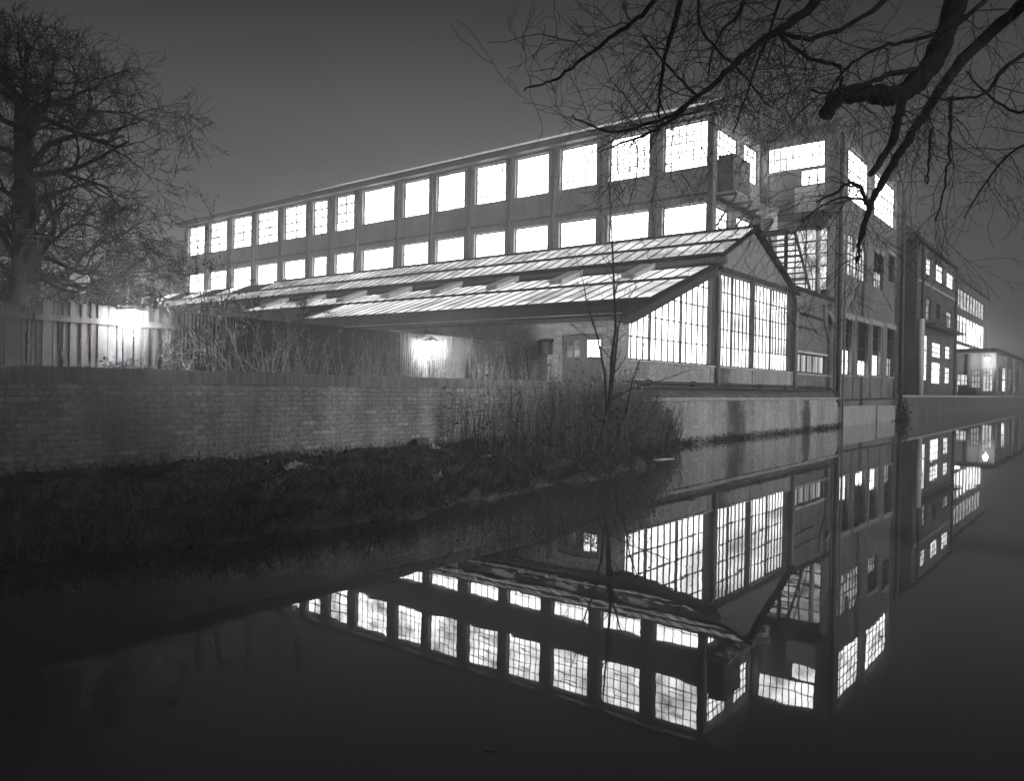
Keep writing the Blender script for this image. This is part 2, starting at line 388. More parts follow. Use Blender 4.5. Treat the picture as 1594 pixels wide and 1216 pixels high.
# end wall facing the canal
EH = [(34.6, 37.15, 12.55, 14.15), (37.7, 39.85, 12.38, 14.25), (34.55, 36.2, 8.5, 10.4), (37.0, 39.6, 8.5, 10.4)]
wall_cells(mb, 'Y', 15.232, 15.55, 34.51, 39.98, 1.2, 14.55, EH)
mb.box(41, 41.3, 15.5, 62.1, 1.2, 14.55); mb.box(34.51, 41, 61.8, 62.098, 1.2, 14.55)
mb.build('wall', M['brick_hall'], hall)
g = MB().prism([(34.2, 15.236, 14.55), (39.98, 15.236, 14.55), (41.2, 15.236, 14.6), (41.2, 15.236, 15.0), (37.1, 15.236, 16.2), (34.1, 15.236, 14.78)], (0, .3, 0))
g.build('gable', M['tar'], hall)
for i, (a, b) in enumerate(WIN):
    z0 = 12.22 if i < 8 else 12.08
    narrow = i in (9,)
    if i in (0, 1, 2, 3): nc, nr = 6, 5
    elif i < 8: nc, nr = 6, 5
    else: nc, nr = (2, 4)
    window(hall, 'X', TM, a, b, z0, 14.43, nc, nr, M['win'][i % 3], casement=i < 6, bar=.033 if i < 5 else .024 if i < 8 else .085, rec=.16)
    window(hall, 'X', TM, a, b, 8.55, 10.54, 5, 3, M['win_low'], casement=False, bar=.028, rec=.16)
for h in EH: window(hall, 'Y', 15.232, *h, 5, 4, M['win'][1], bar=.04, rec=.14)
cs = [15.23] + [(WIN[i][1] + WIN[i + 1][0]) / 2 for i in range(14)] + [61.9]
for i, y in enumerate(cs):
    wd = .11 if i else .0
    m = MB()
    if i == 0: m.box(TM - .1, TM - .002, 15.2, 15.46, 1.2, 14.5)
    else: m.box(TM - .10, TM - .003, y - .10, y + .10, 1.2, 14.5)
    m.build('column', M['column'], hall)
MB().box(TM - .05, TM - .004, 15.47, 61.8, 10.86, 10.97).build('floor_beam', M['steel'], hall)
MB().box(34.45, 39.9, 15.17, 15.23, 10.62, 10.9).build('floor_beam', M['steel'], hall)
# eave and roof of the monitor section (Y < 46), flat roof beyond
ev = MB().box(33.62, 34.5, 14.95, 44.9, 14.56, 14.80); ev.box(33.72, 34.5, 44.92, 62.5, 14.56, 14.70)
ev.build('eave', M['steel'], hall)
YR = 45.2
rf = MB().prism([(33.55, 14.95, 14.81), (37.1, 14.95, 16.28), (37.1, 14.95, 16.40), (33.55, 14.95, 14.87)], (0, YR - 14.95, 0))
rf.prism([(37.11, 15.26, 16.28), (41.2, 15.26, 14.99), (41.2, 15.26, 15.04), (37.11, 15.26, 16.36)], (0, YR - 15.26, 0))
rf.add([(33.55, YR + .005, 14.84), (41.6, YR + .005, 14.9), (37.1, YR + .005, 16.36), (33.7, YR + 2.2, 14.8), (41.4, YR + 2.2, 14.85)], [(0, 2, 3), (2, 4, 3), (2, 1, 4)])
rf.box(33.5, 41.6, YR + .3, 62.6, 14.72, 14.84)
ro = rf.build('roof', M['sheet'], hall)
gl = MB()
def hallroof(x): return 14.87 + (x - 33.55) / 3.55 * 1.53
gl.quad((33.75, YR - .3, hallroof(33.75) + .012), (33.75, 15.7, hallroof(33.75) + .012), (36.85, 15.7, hallroof(36.85) + .012), (36.85, YR - .3, hallroof(36.85) + .012))
gl.build('roof_glazing', M['hall_glow'], ro)
gb = MB(); y = 15.7
while y < YR - .3:
    gb.bar((33.7, y, hallroof(33.7) + .016), (36.9, y, hallroof(36.9) + .016), .06, .008); y += .62
gb.build('glazing_bars', M['steel'], ro)
# conduit along the left-hand eave and rainwater hoppers
MB().tube([(33.55, 45.6, 14.93), (33.55, 50, 14.95), (33.55, 62.3, 14.92)], .05, 6).build('gutter', M['pipe'], hall)

# ------------------------------------------------------------------ water tank on a bracket, duct under it
tk = thing('water_tank', 'black square steel tank on a bracket high on the hall end wall', 'tank', (35.5, 14.8, 10.9))
mb = MB().box(34.5, 36.5, 14.42, 15.16, 10.93, 12.62)
mb.build('tank', M['tank'], tk)
mb = MB().box(34.46, 36.54, 14.38, 15.17, 12.625, 12.67); 
for z in (11.45, 12.1): mb.box(34.48, 36.52, 14.40, 14.418, z, z + .05).box(34.48, 34.498, 14.42, 15.16, z, z + .05)
mb.build('rim', M['steel'], tk)
mb = MB().box(34.3, 38.7, 14.2, 15.16, 10.84, 10.92)
mb.build('platform', M['conc'], tk)
for x in (34.5, 36.4, 38.3): MB().bar((x, 14.25, 10.73), (x, 15.2, 9.4), .07, .07).box(x - .04, x + .04, 14.2, 15.15, 10.74, 10.835).build('bracket', M['column'], tk)
MB().tube([(35.3, 14.6, 12.67), (35.3, 14.6, 12.95), (35.5, 14.6, 12.95)], .03, 6).build('inlet_pipe', M['steel'], tk)
du = thing('duct', 'short fat pale duct standing beside the tank platform', 'duct', (38.6, 14.4, 8.7))
MB().tube([(38.55, 14.2, 8.2), (38.55, 14.2, 10.75)], .42, 16).build('duct_pipe', M['plaster'], du, True)
MB().tube([(38.55, 14.2, 10.6), (38.55, 14.2, 10.82)], .47, 16).build('flange', M['conc'], du, True)

# ------------------------------------------------------------------ glasshouse workshop
gh = thing('glasshouse', 'low workshop with glazed roofs, glass canal front and brick yard wall', 'building', (19.4, 11.36, 1.2))
GY = 11.36
# brick plinth under the glass
mb = MB().box(19.42, 33.95, GY, GY + .3, 1.2, 2.5)
mb.build('plinth', M['brick_canal'], gh)
mb = MB(); x = 19.8
while x < 33.8:
    b = min(x + rng.uniform(.9, 1.5), 33.92)
    mb.prism([(x, GY - .06, 2.505), (b - .015, GY - .06, 2.505), (b - .015, GY - .06, 2.545 + rng.uniform(0, .012)), (x, GY - .06, 2.545 + rng.uniform(0, .012))], (0, .3, 0)); x = b
mb.build('sill', M['sill'], gh)
for x in (25.55, 29.45, 33.9): MB().box(x - .07, x + .07, GY - .035, GY - .004, 1.75, 2.5).build('pier', M['conc'], gh)
# roof profile
VX, VZ = 26.05, 6.50; RX, RZ = 29.17, 7.98; EX, EZ = 33.95, 6.0
def lean(x): return 6.0 - (25.4 - x) * .357
def gab(x): return VZ + (x - VX) * (RZ - VZ) / (RX - VX) if x <= RX else RZ + (x - RX) * (EZ - RZ) / (EX - RX)
# glazed bays of the canal front
def bay(u0, u1, top, verticals, mat, low, name='window'):
    """top(x) = height of the glass head"""
    f = MB(); yp = GY + .06
    zs = [3.25, 3.90, 4.56, 5.23]
    f.box(u0, u1, yp, yp + .05, 2.55, 2.60)
    for u in verticals:
        heavy = u in (u0, u1); k = .025 if heavy else .011
        f.box(max(u - k, u0), min(u + k, u1), yp - (.01 if heavy else 0), yp + .05, 2.6, top(u) - .01)
    for z in zs:
        a, b = u0, u1
        if top(u0) < z + .05:      # transom starts where the sloping head clears it
            a = next((u0 + (u1 - u0) * t / 200 for t in range(201) if top(u0 + (u1 - u0) * t / 200) > z + .03), None)
            if a is None: continue
        f.box(a, b, yp + .004, yp + .054, z - .018, z + .018)
    # open casement lights hung on the transoms
    fo = f.build(name, M['steel'], gh)
    yq = yp + .08
    MB().add([(u0, yq, 2.56), (u1, yq, 2.56), (u1, yq, 3.25), (u0, yq, 3.25)], [(0, 1, 2, 3)]).build('pane', low, fo)
    MB().add([(u0, yq, 3.252), (u1, yq, 3.252), (u1, yq, top(u1)), (u0, yq, top(u0))], [(0, 1, 2, 3)]).build('pane', mat, fo)
def lh(x): return lean(x) - .36
def vert(a, b, n): return [a] + [a + (b - a) * i / n for i in range(1, n)] + [b]
bay(19.75, 21.2, lh, vert(19.75, 21.2, 4), M['glass_a'], M['glass_row'])
bay(21.2, 23.3, lh, vert(21.2, 23.3, 5), M['glass_a'], M['glass_row'])
bay(23.3, 25.46, lh, vert(23.3, 25.46, 5), M['glass_a'], M['glass_row'])
h2 = lambda x: 5.86
bay(26.1, 27.45, h2, vert(26.1, 27.45, 4), M['glass_b'], M['glass_row'])
bay(27.45, 29.3, h2, vert(27.45, 29.3, 5), M['glass_b'], M['glass_row'])
bay(29.5, 31.4, h2, vert(29.5, 31.4, 5), M['glass_b'], M['glass_row'])
bay(31.4, 33.5, h2, vert(31.4, 33.5, 6), M['glass_b'], M['glass_row'])
for q_ in ((25.46, 25.74, GY - .05, GY + .2, 2.5, 5.95), (29.3, 29.5, GY - .02, GY + .2, 2.55, 5.9), (33.5, 33.75, GY - .02, GY + .2, 2.55, 6.0)): MB().box(*q_).build('post', M['steel'], gh)
# heavier mullions between lights
for x, t in ((21.2, lh(21.2)), (23.3, lh(23.3)), (27.45, 5.86), (31.4, 5.86)): MB().box(x - .03, x + .03, GY + .02, GY + .058, 2.56, t).build('mullion', M['steel'], gh)
for x, z1 in ((25.93, 5.8), (34.05, 5.95)):
    MB().tube([(x, GY - .12, 1.85), (x, GY - .12, z1 - .25), (x, GY - .02, z1)], .085, 10).build('downpipe', M['pipe'], gh, True)
# eave beam, gable panel and barge boards
mb = MB().box(25.75, 33.95, GY - .04, GY + .2, 5.9, 6.12); mb.build('eave_beam', M['steel'], gh)
MB().prism([(26.15, GY, 6.122), (33.75, GY, 6.122), (29.17, GY, RZ - .12), (26.15, GY, 6.40)], (0, .18, 0)).build('gable', M['dash'], gh)
mb = MB()
mb.bar((VX - .1, GY - .12, VZ - .12), (RX, GY - .12, RZ - .05), .1, .16, (0, -1, 0)); mb.bar((RX, GY - .12, RZ - .05), (EX + .15, GY - .12, EZ - .05), .1, .18, (0, -1, 0))
mb.build('barge_board', M['steel'], gh)
mb = MB().prism([(19.15, GY - .18, lean(19.15) - .01), (25.6, GY - .18, lean(25.6) - .01), (25.6, GY - .18, lean(25.6) - .36), (19.75, GY - .18, lean(19.75) - .40), (19.15, GY - .18, lean(19.15) - .2)], (0, .22, 0))
mb.build('barge_board', M['steel'], gh)
# roof planes (opaque deck) and glazing strips
YE = 60.0
mb = MB()
def slab(x0, x1, fn, y0, y1, th=.08): mb.prism([(x0, y0, fn(x0) - th), (x1, y0, fn(x1) - th), (x1, y0, fn(x1)), (x0, y0, fn(x0))], (0, y1 - y0, 0))
slab(19.1, 25.75, lean, 11.1, 38.5); slab(VX - .1, RX, gab, 11.1, YE)
slab(RX + .001, EX + .15, gab, 11.1, YE)
slab(21.9, 25.75, lean, 38.5, 50)
rfo = mb.build('roof', M['sheet'], gh)
def strip(x0, x1, fn, y0, y1, mat, gap=.6, skew=0):
    m = MB(); n = max(1, int((y1 - y0) / 6)); 
    m.quad((x0, y1, fn(x0) + .012), (x0, y0, fn(x0) + .012), (x1, y0, fn(x1) + .012), (x1, y1, fn(x1) + .012))
    go = m.build('roof_glazing', mat, rfo)
    b = MB(); y = y0
    while y <= y1 + .01:
        b.bar((x0, y, fn(x0) + .025), (x1, y, fn(x1) + .025), .045, .03); y += gap
    b.box(x0 - .09, x0, y0, y1, fn(x0) - .02, fn(x0) + .05); b.build('glazing_bars', M['steel'], go)
strip(27.68, 29.1, gab, 11.25, 42.0, M['roof_glow'])
strip(26.12, 27.5, gab, 11.25, 59.5, M['roof_glow'])
strip(23.75, 25.45, lean, 11.35, 37.5, M['roof_glow_hi'])
strip(21.05, 23.55, lean, 11.35, 28.5, M['roof_glow_hi'])
mb = MB().tube([(RX, 11.05, RZ + .03), (RX, 42.2, RZ + .03)], .07, 8); mb.build('ridge_cap', M['steel'], rfo)
# valley gutter and the lean-to eave gutter
mb = MB().tube([(25.86, 11.0, 6.24), (25.86, 50, 6.24)], .14, 10); mb.build('gutter', M['column'], gh, True)
MB().box(25.98, 26.05, 11.15, 50, 5.95, 6.40).build('upstand', M['column'], gh)
mb = MB().box(18.98, 19.08, 11.1, 38.5, 3.62, 3.74); mb.build('gutter', M['steel'], gh)
# vent lids lying down the slope below the valley
for i in range(8):
    y = 13.9 + 3.15 * i; x0, x1 = 24.15, 25.6
    m = MB().prism([(x0, y - .28, lean(x0) + .05), (x1, y - .28, lean(x1) + .05), (x1, y - .28, lean(x1) + .22), (x0, y - .28, lean(x0) + .18)], (0, .56, 0))
    v = m.build('roof_vent', M['lid'], gh)
    m = MB().prism([(x0 - .03, y - .32, lean(x0) + .185), (x1, y - .32, lean(x1) + .225), (x1, y - .32, lean(x1) + .25), (x0 - .03, y - .32, lean(x0) + .21)], (0, .64, 0))
    m.build('lid', M['lid'], v)
# four raised sashes on the far end of the slope
for i in range(4):
    y = 44.5 + 4.2 * i; x0, x1 = 27.5, 28.9
    m = MB().prism([(x0, y, gab(x0) + .02), (x0, y + 1.7, gab(x0) + .02), (x0, y + 1.7, gab(x0) + .08), (x0, y, gab(x0) + .08)], (x1 - x0, 0, gab(x1) - gab(x0)))
    s_ = m.build('roof_sash', M['steel'], rfo)
    MB().quad((x0, y + 1.65, gab(x0) + .085), (x0, y + .05, gab(x0) + .085), (x1, y + .05, gab(x1) + .085), (x1, y + 1.65, gab(x1) + .085)).build('pane', M['roof_glow_hi'], s_)
# yard-side brick wall of the lean-to with its double door
DH = [(11.97, 13.42, 1.0, 3.30)]
mb = wall_cells(MB(), 'X', 19.4, 19.75, 11.355, 38.3, 1.0, 3.88, DH)
mb.box(19.36, 19.76, 11.30, 11.68, 1.2, 3.86)
mb.build('wall', M['brick_front'], gh)
mb = MB().box(19.42, 19.72, 38.0, 60, 1.0, 5.4) if False else MB().box(21.9, 22.2, 38.3, 60, 1.0, 4.7).box(22.2, 33.9, 59.7, 60, 1.0, 5.6)
mb.build('wall', M['brick_hall'], gh)
MB().box(19.37, 19.42, 11.8, 13.6, 3.30, 3.46).build('lintel', M['conc'], gh)
for k, (a, b, mt) in enumerate(((11.99, 12.66, M['dim2']), (12.70, 13.40, M['dim']))):
    d = wall_cells(MB(), 'X', 19.48, 19.53, a, b, 1.0, 3.26, [(a + .1, b - .1, 2.62, 3.12)]).build('door', M['door'], gh)
    f = MB()
    f.box(19.485, 19.515, (a + b) / 2 - .015, (a + b) / 2 + .015, 2.62, 3.12); f.box(19.486, 19.512, a + .1, b - .1, 2.86, 2.885)
    f.build('glazing_bars', M['door'], d)
    MB().quad((19.52, b - .1, 2.62), (19.52, a + .1, 2.62), (19.52, a + .1, 3.12), (19.52, b - .1, 3.12)).build('pane', M['win_low'] if k == 0 else mt, d)
bx_ = thing('meter_box', 'dark metal box fixed to the brick wall left of the double door', 'box', (19.3, 13.95, 2.8))
MB().box(19.18, 19.395, 13.74, 14.14, 2.7, 3.08).build('case', M['steel'], bx_)
MB().prism([(19.14, 13.70, 3.085), (19.395, 13.70, 3.085), (19.395, 13.70, 3.19)], (0, .48, 0)).build('hood', M['steel'], bx_)
MB().tube([(19.33, 13.94, 2.7), (19.33, 13.94, 1.1)], .025, 6).build('conduit', M['pipe_dark'], bx_)

# pipes along the ledge of the canal wall
pp = thing('pipe', 'upper of the two dark pipes running along the ledge below the glass', 'pipe', (19.5, 11.3, 1.9), 'pipes along the canal ledge')
mb = MB().tube([(19.6, 11.26, 1.89), (26, 11.26, 1.90), (33, 11.26, 1.915), (39.2, 11.26, 1.93), (39.6, 11.1, 1.7), (39.7, 11.05, 1.2)], .055, 8); mb.build('pipe_run', M['pipe_dark'], pp, True)
mb = MB()
for x in (21, 24, 27, 30, 33, 36, 39): mb.box(x - .03, x + .03, 11.20, 11.358, 1.80, 1.98)
mb.build('pipe_clips', M['steel'], pp)
pp = thing('pipe', 'lower of the two dark pipes running along the ledge below the glass', 'pipe', (19.5, 11.3, 1.78), 'pipes along the canal ledge')
mb = MB().tube([(20.6, 11.2, 1.76), (26, 11.2, 1.775), (33, 11.2, 1.77), (39.0, 11.2, 1.79)], .04, 8); mb.build('pipe_run', M['pipe_dark'], pp, True)

# ------------------------------------------------------------------ annex between glasshouse and tower
an = thing('brick_annex', 'flat-roofed brick annex with one curtained window between glasshouse and tower', 'building', (37, 11.36, 1.2))
mb = wall_cells(MB(), 'Y', GY, GY + .3, 34.2, 39.94, 1.2, 6.15, [(34.5, 38.75, 2.55, 3.42)])
mb.box(34.2, 34.5, GY + .3, 15.2, 1.2, 6.15)
mb.build('wall', M['brick_tower'], an)
mb = MB().box(34.1, 39.93, GY - .08, 15.2, 6.155, 6.32); mb.build('roof', M['sheet'], an)
window(an, 'Y', GY, 34.5, 38.75, 2.55, 3.42, 5, 1, M['curtain'], bar=.05, rec=.08)
MB().box(34.3, 38.95, GY - .05, GY - .003, 3.43, 3.52).build('lintel', M['sill'], an)
MB().box(34.3, 39.5, GY - .06, GY - .003, 2.44, 2.54).build('sill', M['conc'], an)
for pts in ([(34.4, GY - .07, 5.2), (38.0, GY - .07, 5.15)], [(34.4, GY - .07, 4.6), (37.0, GY - .07, 4.57), (37.1, GY - .02, 4.5)], [(38.1, GY - .06, 5.9), (38.2, GY - .06, 5.0), (38.9, GY - .06, 4.3), (39.0, GY - .06, 2.0)]):
    MB().tube(pts, .035, 6).build('pipe_run', M['pipe_dark'], an)


# ------------------------------------------------------------------ tower block
tw = thing('brick_tower', 'tall brick block with curved parapet, arched window and four narrow ground windows', 'building', (40, 11.36, 0))
TX0, TX1 = 40.0, 53.9
def arch(x):
    t = (x - TX0) / (TX1 - TX0); return 14.85 + 1.75 * (1 - (2 * t - 1) ** 2) ** .8
TH = [(41.4, 46.3, 11.72, 14.42), (47.15, 52.6, 11.85, 14.36), (41.45, 46.0, 7.8, 10.15), (47.45, 49.65, 7.78, 9.75), (50.85, 52.5, 8.5, 10.15)]
LW = [(41.5, 43.25, 2.62, 5.5), (44.33, 46.6, 2.65, 5.55), (47.5, 49.35, 2.68, 5.6), (50.9, 52.75, 2.72, 5.65)]
mb = wall_cells(MB(), 'Y', GY, GY + .4, TX0, TX1, -.6, 14.85, TH + LW)
n = 24; pts = [(TX0 + (TX1 - TX0) * i / n, GY, arch(TX0 + (TX1 - TX0) * i / n)) for i in range(n, -1, -1)]
MB().prism([(TX0, GY, 14.851), (TX1, GY, 14.851)] + pts[1:-1], (0, .4, 0)).build('parapet', M['tar'], tw)
# side wall towards the fire escape
SH = [(11.97, 14.87, 13.03, 14.34), (11.93, 13.18, 12.13, 12.98), (13.5, 14.84, 10.62, 12.91), (11.75, 15.0, 6.75, 9.95)]
wall_cells(mb, 'X', TX0 + .002, TX0 + .36, GY + .402, 15.235, 6.2, 14.85, SH)
mb.box(TX0 + .002, TX0 + .36, 15.56, 26, 1.2, 14.85); mb.box(TX1 - .36, TX1 - .002, GY + .402, 26, -.6, 14.85)
mb.build('wall', M['brick_tower'], tw)
# spandrels of the arched window
m = MB(); xa, xb, zs_, zt = 43.55, 46.0, 9.15, 10.15; cx_, ra = (xa + xb) / 2, (xb - xa) / 2
for sgn in (-1, 1):
    arc = [(cx_ + sgn * ra * math.sin(math.pi / 2 * k / 8), GY + .03, zs_ + (zt - zs_) * math.cos(math.pi / 2 * k / 8)) for k in range(9)]
    poly = [(cx_ + sgn * ra, GY + .03, zt)] + (arc if sgn < 0 else arc)
    m.prism(poly, (0, .25, 0))
m.prism([(41.45, GY + .03, 9.95), (43.54, GY + .03, 9.95), (43.54, GY + .03, 10.15), (41.45, GY + .03, 10.15)], (0, .25, 0))
m.build('arch', M['brick_tower'], tw)
window(tw, 'Y', GY, *TH[0], 7, 5, M['win'][0], bar=.04, rec=.14)
window(tw, 'Y', GY, *TH[1], 7, 5, M['win'][1], bar=.04, rec=.14)
MB().box(46.3, 47.15, GY - .04, GY - .004, 11.7, 14.5).build('pier', M['brick_tower'], tw)
window(tw, 'Y', GY, *TH[2], 8, 4, M['dim2'], bar=.06, rec=.14)
window(tw, 'Y', GY, *TH[3], 4, 4, M['dim2'], bar=.05, rec=.14, split=(8.72, M['black']))
window(tw, 'Y', GY, *TH[4], 2, 3, M['black'], bar=.05, rec=.14)
for i, (h, zl, mt) in enumerate(zip(LW, (3.9, 3.45, 3.88, 3.84), (M['far_win'], M['far_win'], M['win_low'], M['curtain']))):
    window(tw, 'Y', GY, *h, 3, 4, mt, bar=.045, rec=.16, split=(zl, M['black']))
    b = h[0] - .2
    MB().box(h[0] - .2, h[1] + .45, GY - .02, GY - .003, h[3] + .02, h[3] + .3).build('lintel', M['conc'], tw)
    MB().box(h[0] - .05, h[1] + .05, GY - .06, GY - .003, h[2] - .09, h[2] - .005).build('sill', M['conc'], tw)
for x0, x1 in ((43.45, 44.15), (46.85, 47.3), (49.6, 50.6)):
    MB().box(x0, x1, GY - .045, GY - .002, 1.4, 5.5).build('pier', M['brick_tower'], tw)
MB().box(47.2, 49.9, GY - .02, GY - .003, 9.78, 10.05).build('lintel', M['conc'], tw)
MB().box(50.6, 52.8, GY - .02, GY - .003, 10.17, 10.4).build('lintel', M['conc'], tw)
# corner pier, pipes
MB().box(40.02, 41.25, GY - .07, GY - .002, 1.3, 14.7).build('pier', M['brick_tower'], tw)
MB().tube([(41.3, GY - .13, -.1), (41.3, GY - .13, 14.6)], .05, 8).build('downpipe', M['pipe'], tw, True)
MB().tube([(40.25, GY - .16, 1.0), (40.25, GY - .16, 14.6)], .11, 8).build('downpipe', M['pipe_dark'], tw, True)
MB().tube([(53.85, GY - .18, -.1), (53.85, GY - .18, 14.6)], .13, 8).build('downpipe', M['pipe_dark'], tw, True)
MB().tube([(41.5, GY - .06, 1.33), (52.5, GY - .06, 1.40), (52.55, GY - .06, 2.6)], .045, 6).build('pipe_run', M['pipe_dark'], tw)
MB().box(41.6, 48.2, GY - .05, GY - .003, -.2, 1.0).box(48.7, 53.2, GY - .04, GY - .003, -.2, .95).build('render_panel', M['conc'], tw)
# coping on the arch, barrel roof
m = MB()
for i in range(n):
    a = TX0 - .1 + (TX1 - TX0 + .2) * i / n; b = TX0 - .1 + (TX1 - TX0 + .2) * (i + 1) / n
    ca, cb_ = min(max(a, TX0), TX1), min(max(b, TX0), TX1)
    m.prism([(a, GY - .08, arch(ca) + .004), (b, GY - .08, arch(cb_) + .004), (b, GY - .08, arch(cb_) + .13), (a, GY - .08, arch(ca) + .13)], (0, .55, 0))
m.build('coping', M['column'], tw)
m = MB()
for i in range(n):
    a = TX0 + (TX1 - TX0) * i / n; b = TX0 + (TX1 - TX0) * (i + 1) / n
    m.quad((a, GY + .47, arch(a) - .1), (b, GY + .47, arch(b) - .1), (b, 26, arch(b) - .1), (a, 26, arch(a) - .1))
m.prism([(TX0, 25.8, 14.75)] + [(TX0 + (TX1 - TX0) * i / n, 25.8, arch(TX0 + (TX1 - TX0) * i / n) - .12) for i in range(n + 1)] + [(TX1, 25.8, 14.75)], (0, .2, 0))
m.build('roof', M['sheet'], tw)
MB().box(39.85, TX0 - .002, GY + .1, 15.1, 14.55, 14.95).build('eave', M['column'], tw)
# side-wall windows, door and panel
window(tw, 'X', TX0, *SH[0], 9, 2, M['win'][2], bar=.045, rec=.1)
window(tw, 'X', TX0, *SH[1], 3, 1, M['win'][0], bar=.05, rec=.1)
dr = MB().box(40.1, 40.16, 13.52, 14.82, 10.62, 12.89); dr = dr.build('door', M['door2'], tw)
m = MB()
for k in range(9): m.box(40.088, 40.099, 13.56 + k * .14, 13.575 + k * .14, 10.66, 12.85)
m.build('boarding', M['door'], dr)
MB().tube([(40.05, 13.66, 11.6), (40.05, 13.66, 11.75)], .02, 6).build('handle', M['pipe'], dr)
MB().box(39.975, 40.0, 11.95, 13.42, 10.64, 12.08).build('plaster_panel', M['plaster'], tw)
window(tw, 'X', TX0, *SH[3], 6, 5, M['panel'], bar=.06, rec=.1)
MB().box(39.97, 40.0, 11.4, 11.72, 6.4, 10.3).build('plaster_panel', M['plaster'], tw)

# ------------------------------------------------------------------ fire escape
fe = thing('fire_escape', 'dark iron fire escape with two stair flights beside the tower', 'staircase', (38, 13.5, 6.3))
MB().box(38.6, 39.96, 11.5, 15.1, 10.42, 10.5).build('landing', M['steel'], fe)
m = MB()
for x, z in [(38.5 - .2 * k, 10.42 - .15 * k) for k in range(8)]: m.box(x - .22, x, 13.9, 14.95, z - .03, z)
m.build('treads', M['column'], fe)
m = MB().bar((38.6, 13.88, 10.4), (36.9, 13.88, 9.2), .04, .2).bar((38.6, 14.98, 10.4), (36.9, 14.98, 9.2), .04, .2); m.build('stringers', M['steel'], fe)
MB().box(35.9, 36.95, 12.3, 15.0, 9.12, 9.2).build('platform', M['steel'], fe)
m = MB(); nst = 11
for k in range(nst):
    x = 37.0 + 2.55 * k / nst; z = 8.95 - 2.6 * k / nst; m.box(x, x + .26, 12.35, 13.55, z - .04, z)
m.build('treads', M['column'], fe)
m = MB().bar((36.9, 12.32, 9.16), (39.6, 12.32, 6.36), .05, .22).bar((36.9, 13.58, 9.16), (39.6, 13.58, 6.36), .05, .22); m.build('stringers', M['steel'], fe)
m = MB().tube([(39.9, 11.6, 11.45), (38.65, 11.6, 11.45), (38.65, 13.8, 11.45)], .025, 6).tube([(38.6, 13.85, 11.4), (36.9, 13.85, 10.1), (35.95, 13.85, 10.1)], .025, 6)
m.tube([(36.9, 12.3, 10.1), (39.6, 12.3, 7.3)], .025, 6)
for x, y, z in ((39.2, 11.6, 10.5), (38.65, 11.6, 10.5), (38.65, 12.6, 10.5), (38.65, 13.75, 10.5), (37.7, 13.85, 9.8), (36.9, 13.85, 9.2), (36.9, 12.3, 9.2), (38.2, 12.3, 7.8), (39.55, 12.3, 6.4)):
    m.tube([(x, y, z), (x, y, z + .95)], .02, 5)
m.build('handrail', M['pipe'], fe)
m = MB()
for x, y in ((36.0, 12.4), (36.0, 14.9)): m.box(x - .05, x + .05, y - .05, y + .05, 6.33, 9.12)
m.build('leg', M['steel'], fe)
vp = thing('vent_pipe', 'tall pale vent pipe with a conical cowl rising from the annex roof', 'pipe', (39.2, 12, 6.3))
MB().tube([(39.2, 11.95, 5.9), (39.2, 11.95, 9.75)], .12, 12).build('pipe_run', M['plaster'], vp, True)
m = MB().tube([(39.2, 11.95, 9.8), (39.2, 11.95, 10.1)], [.42, .05], 12).tube([(39.2, 11.95, 9.6), (39.2, 11.95, 9.78)], [.13, .2], 12); m.build('cowl', M['column'], vp)
MB().tube([(39.2, 11.95, 5.92), (39.2, 11.5, 5.7), (39.2, 11.22, 5.3), (39.2, 11.22, 5.0)], .11, 10).build('elbow', M['pipe'], vp, True)
du2 = thing('roof_drum', 'small dark rounded drum on the annex roof beside the vent pipe', 'drum', (39.6, 11.7, 6.32))
MB().tube([(39.65, 11.7, 6.325), (39.65, 11.7, 6.7)], .2, 12).build('drum_body', M['column'], du2, True)
MB().tube([(39.65, 11.7, 6.70), (39.65, 11.7, 6.76)], .215, 12).build('lid', M['steel'], du2)

# ------------------------------------------------------------------ fences on the yard side
FN = 14.0
def board_fence(x0, x1, ztop, label, mat, seed):
    r = random.Random(seed); t = thing('board_fence', label, 'fence', ((x0 + x1) / 2, FN, 1.0), 'fence panels behind the canal wall')
    m = MB(); x = x0
    while x < x1 - .04:
        wd = r.uniform(.055, .11); dy = r.choice((0, .03, .055)); zt = ztop + r.uniform(-.025, .02)
        m.box(x, min(x + wd - .006, x1), FN - dy, FN + .02 - dy, 1.0, zt); x += wd
    m.build('boards', mat, t)
    for z in (2.70, 1.5): MB().box(x0, x1, FN - .10, FN - .06, z - .05, z + .05).build('rail', mat, t)
    x = x0 + .3
    while x < x1: MB().box(x - .05, x + .05, FN + .03, FN + .13, 1.0, ztop - .05).build('post', mat, t); x += 2.4
    return t
def tin_fence(x0, x1, zt0, zt1, label, mat, seed, cat='fence', wave=.076, amp=.018):
    t = thing('tin_fence', label, cat, ((x0 + x1) / 2, FN, 1.0), 'fence panels behind the canal wall'); m = MB()
    nn = int((x1 - x0) / wave * 6); o = 0
    for i in range(nn + 1):
        x = x0 + (x1 - x0) * i / nn; y = FN + amp * math.sin((x - x0) / wave * 2 * math.pi)
        zt = zt0 + (zt1 - zt0) * i / nn; m.v += [(x, y, 1.0), (x, y, zt)]
        if i: k = 2 * i; m.f.append((k - 2, k, k + 1, k - 1))
    m.build('sheet', mat, t)
    for z in (1.4, min(zt0, zt1) - .14): MB().box(x0, x1, FN + .03, FN + .08, z - .04, z + .04).build('rail', M['board'], t)
    x = x0 + .05
    while x < x1 + .01: MB().box(x - .05, x + .05, FN + .085, FN + .18, 1.0, min(zt0, zt1) - .02).build('post', M['board'], t); x += max(.5, (x1 - x0 - .1) / max(1, round((x1 - x0) / 2.5)))
    return t
board_fence(-12, 5.07, 2.88, 'dark tall board fence at the far left, lost in shade', M['board'], 3)
board_fence(5.1, 7.6, 2.99, 'weathered vertical board fence lit by the brighter left lamp', M['board_pale'], 4)
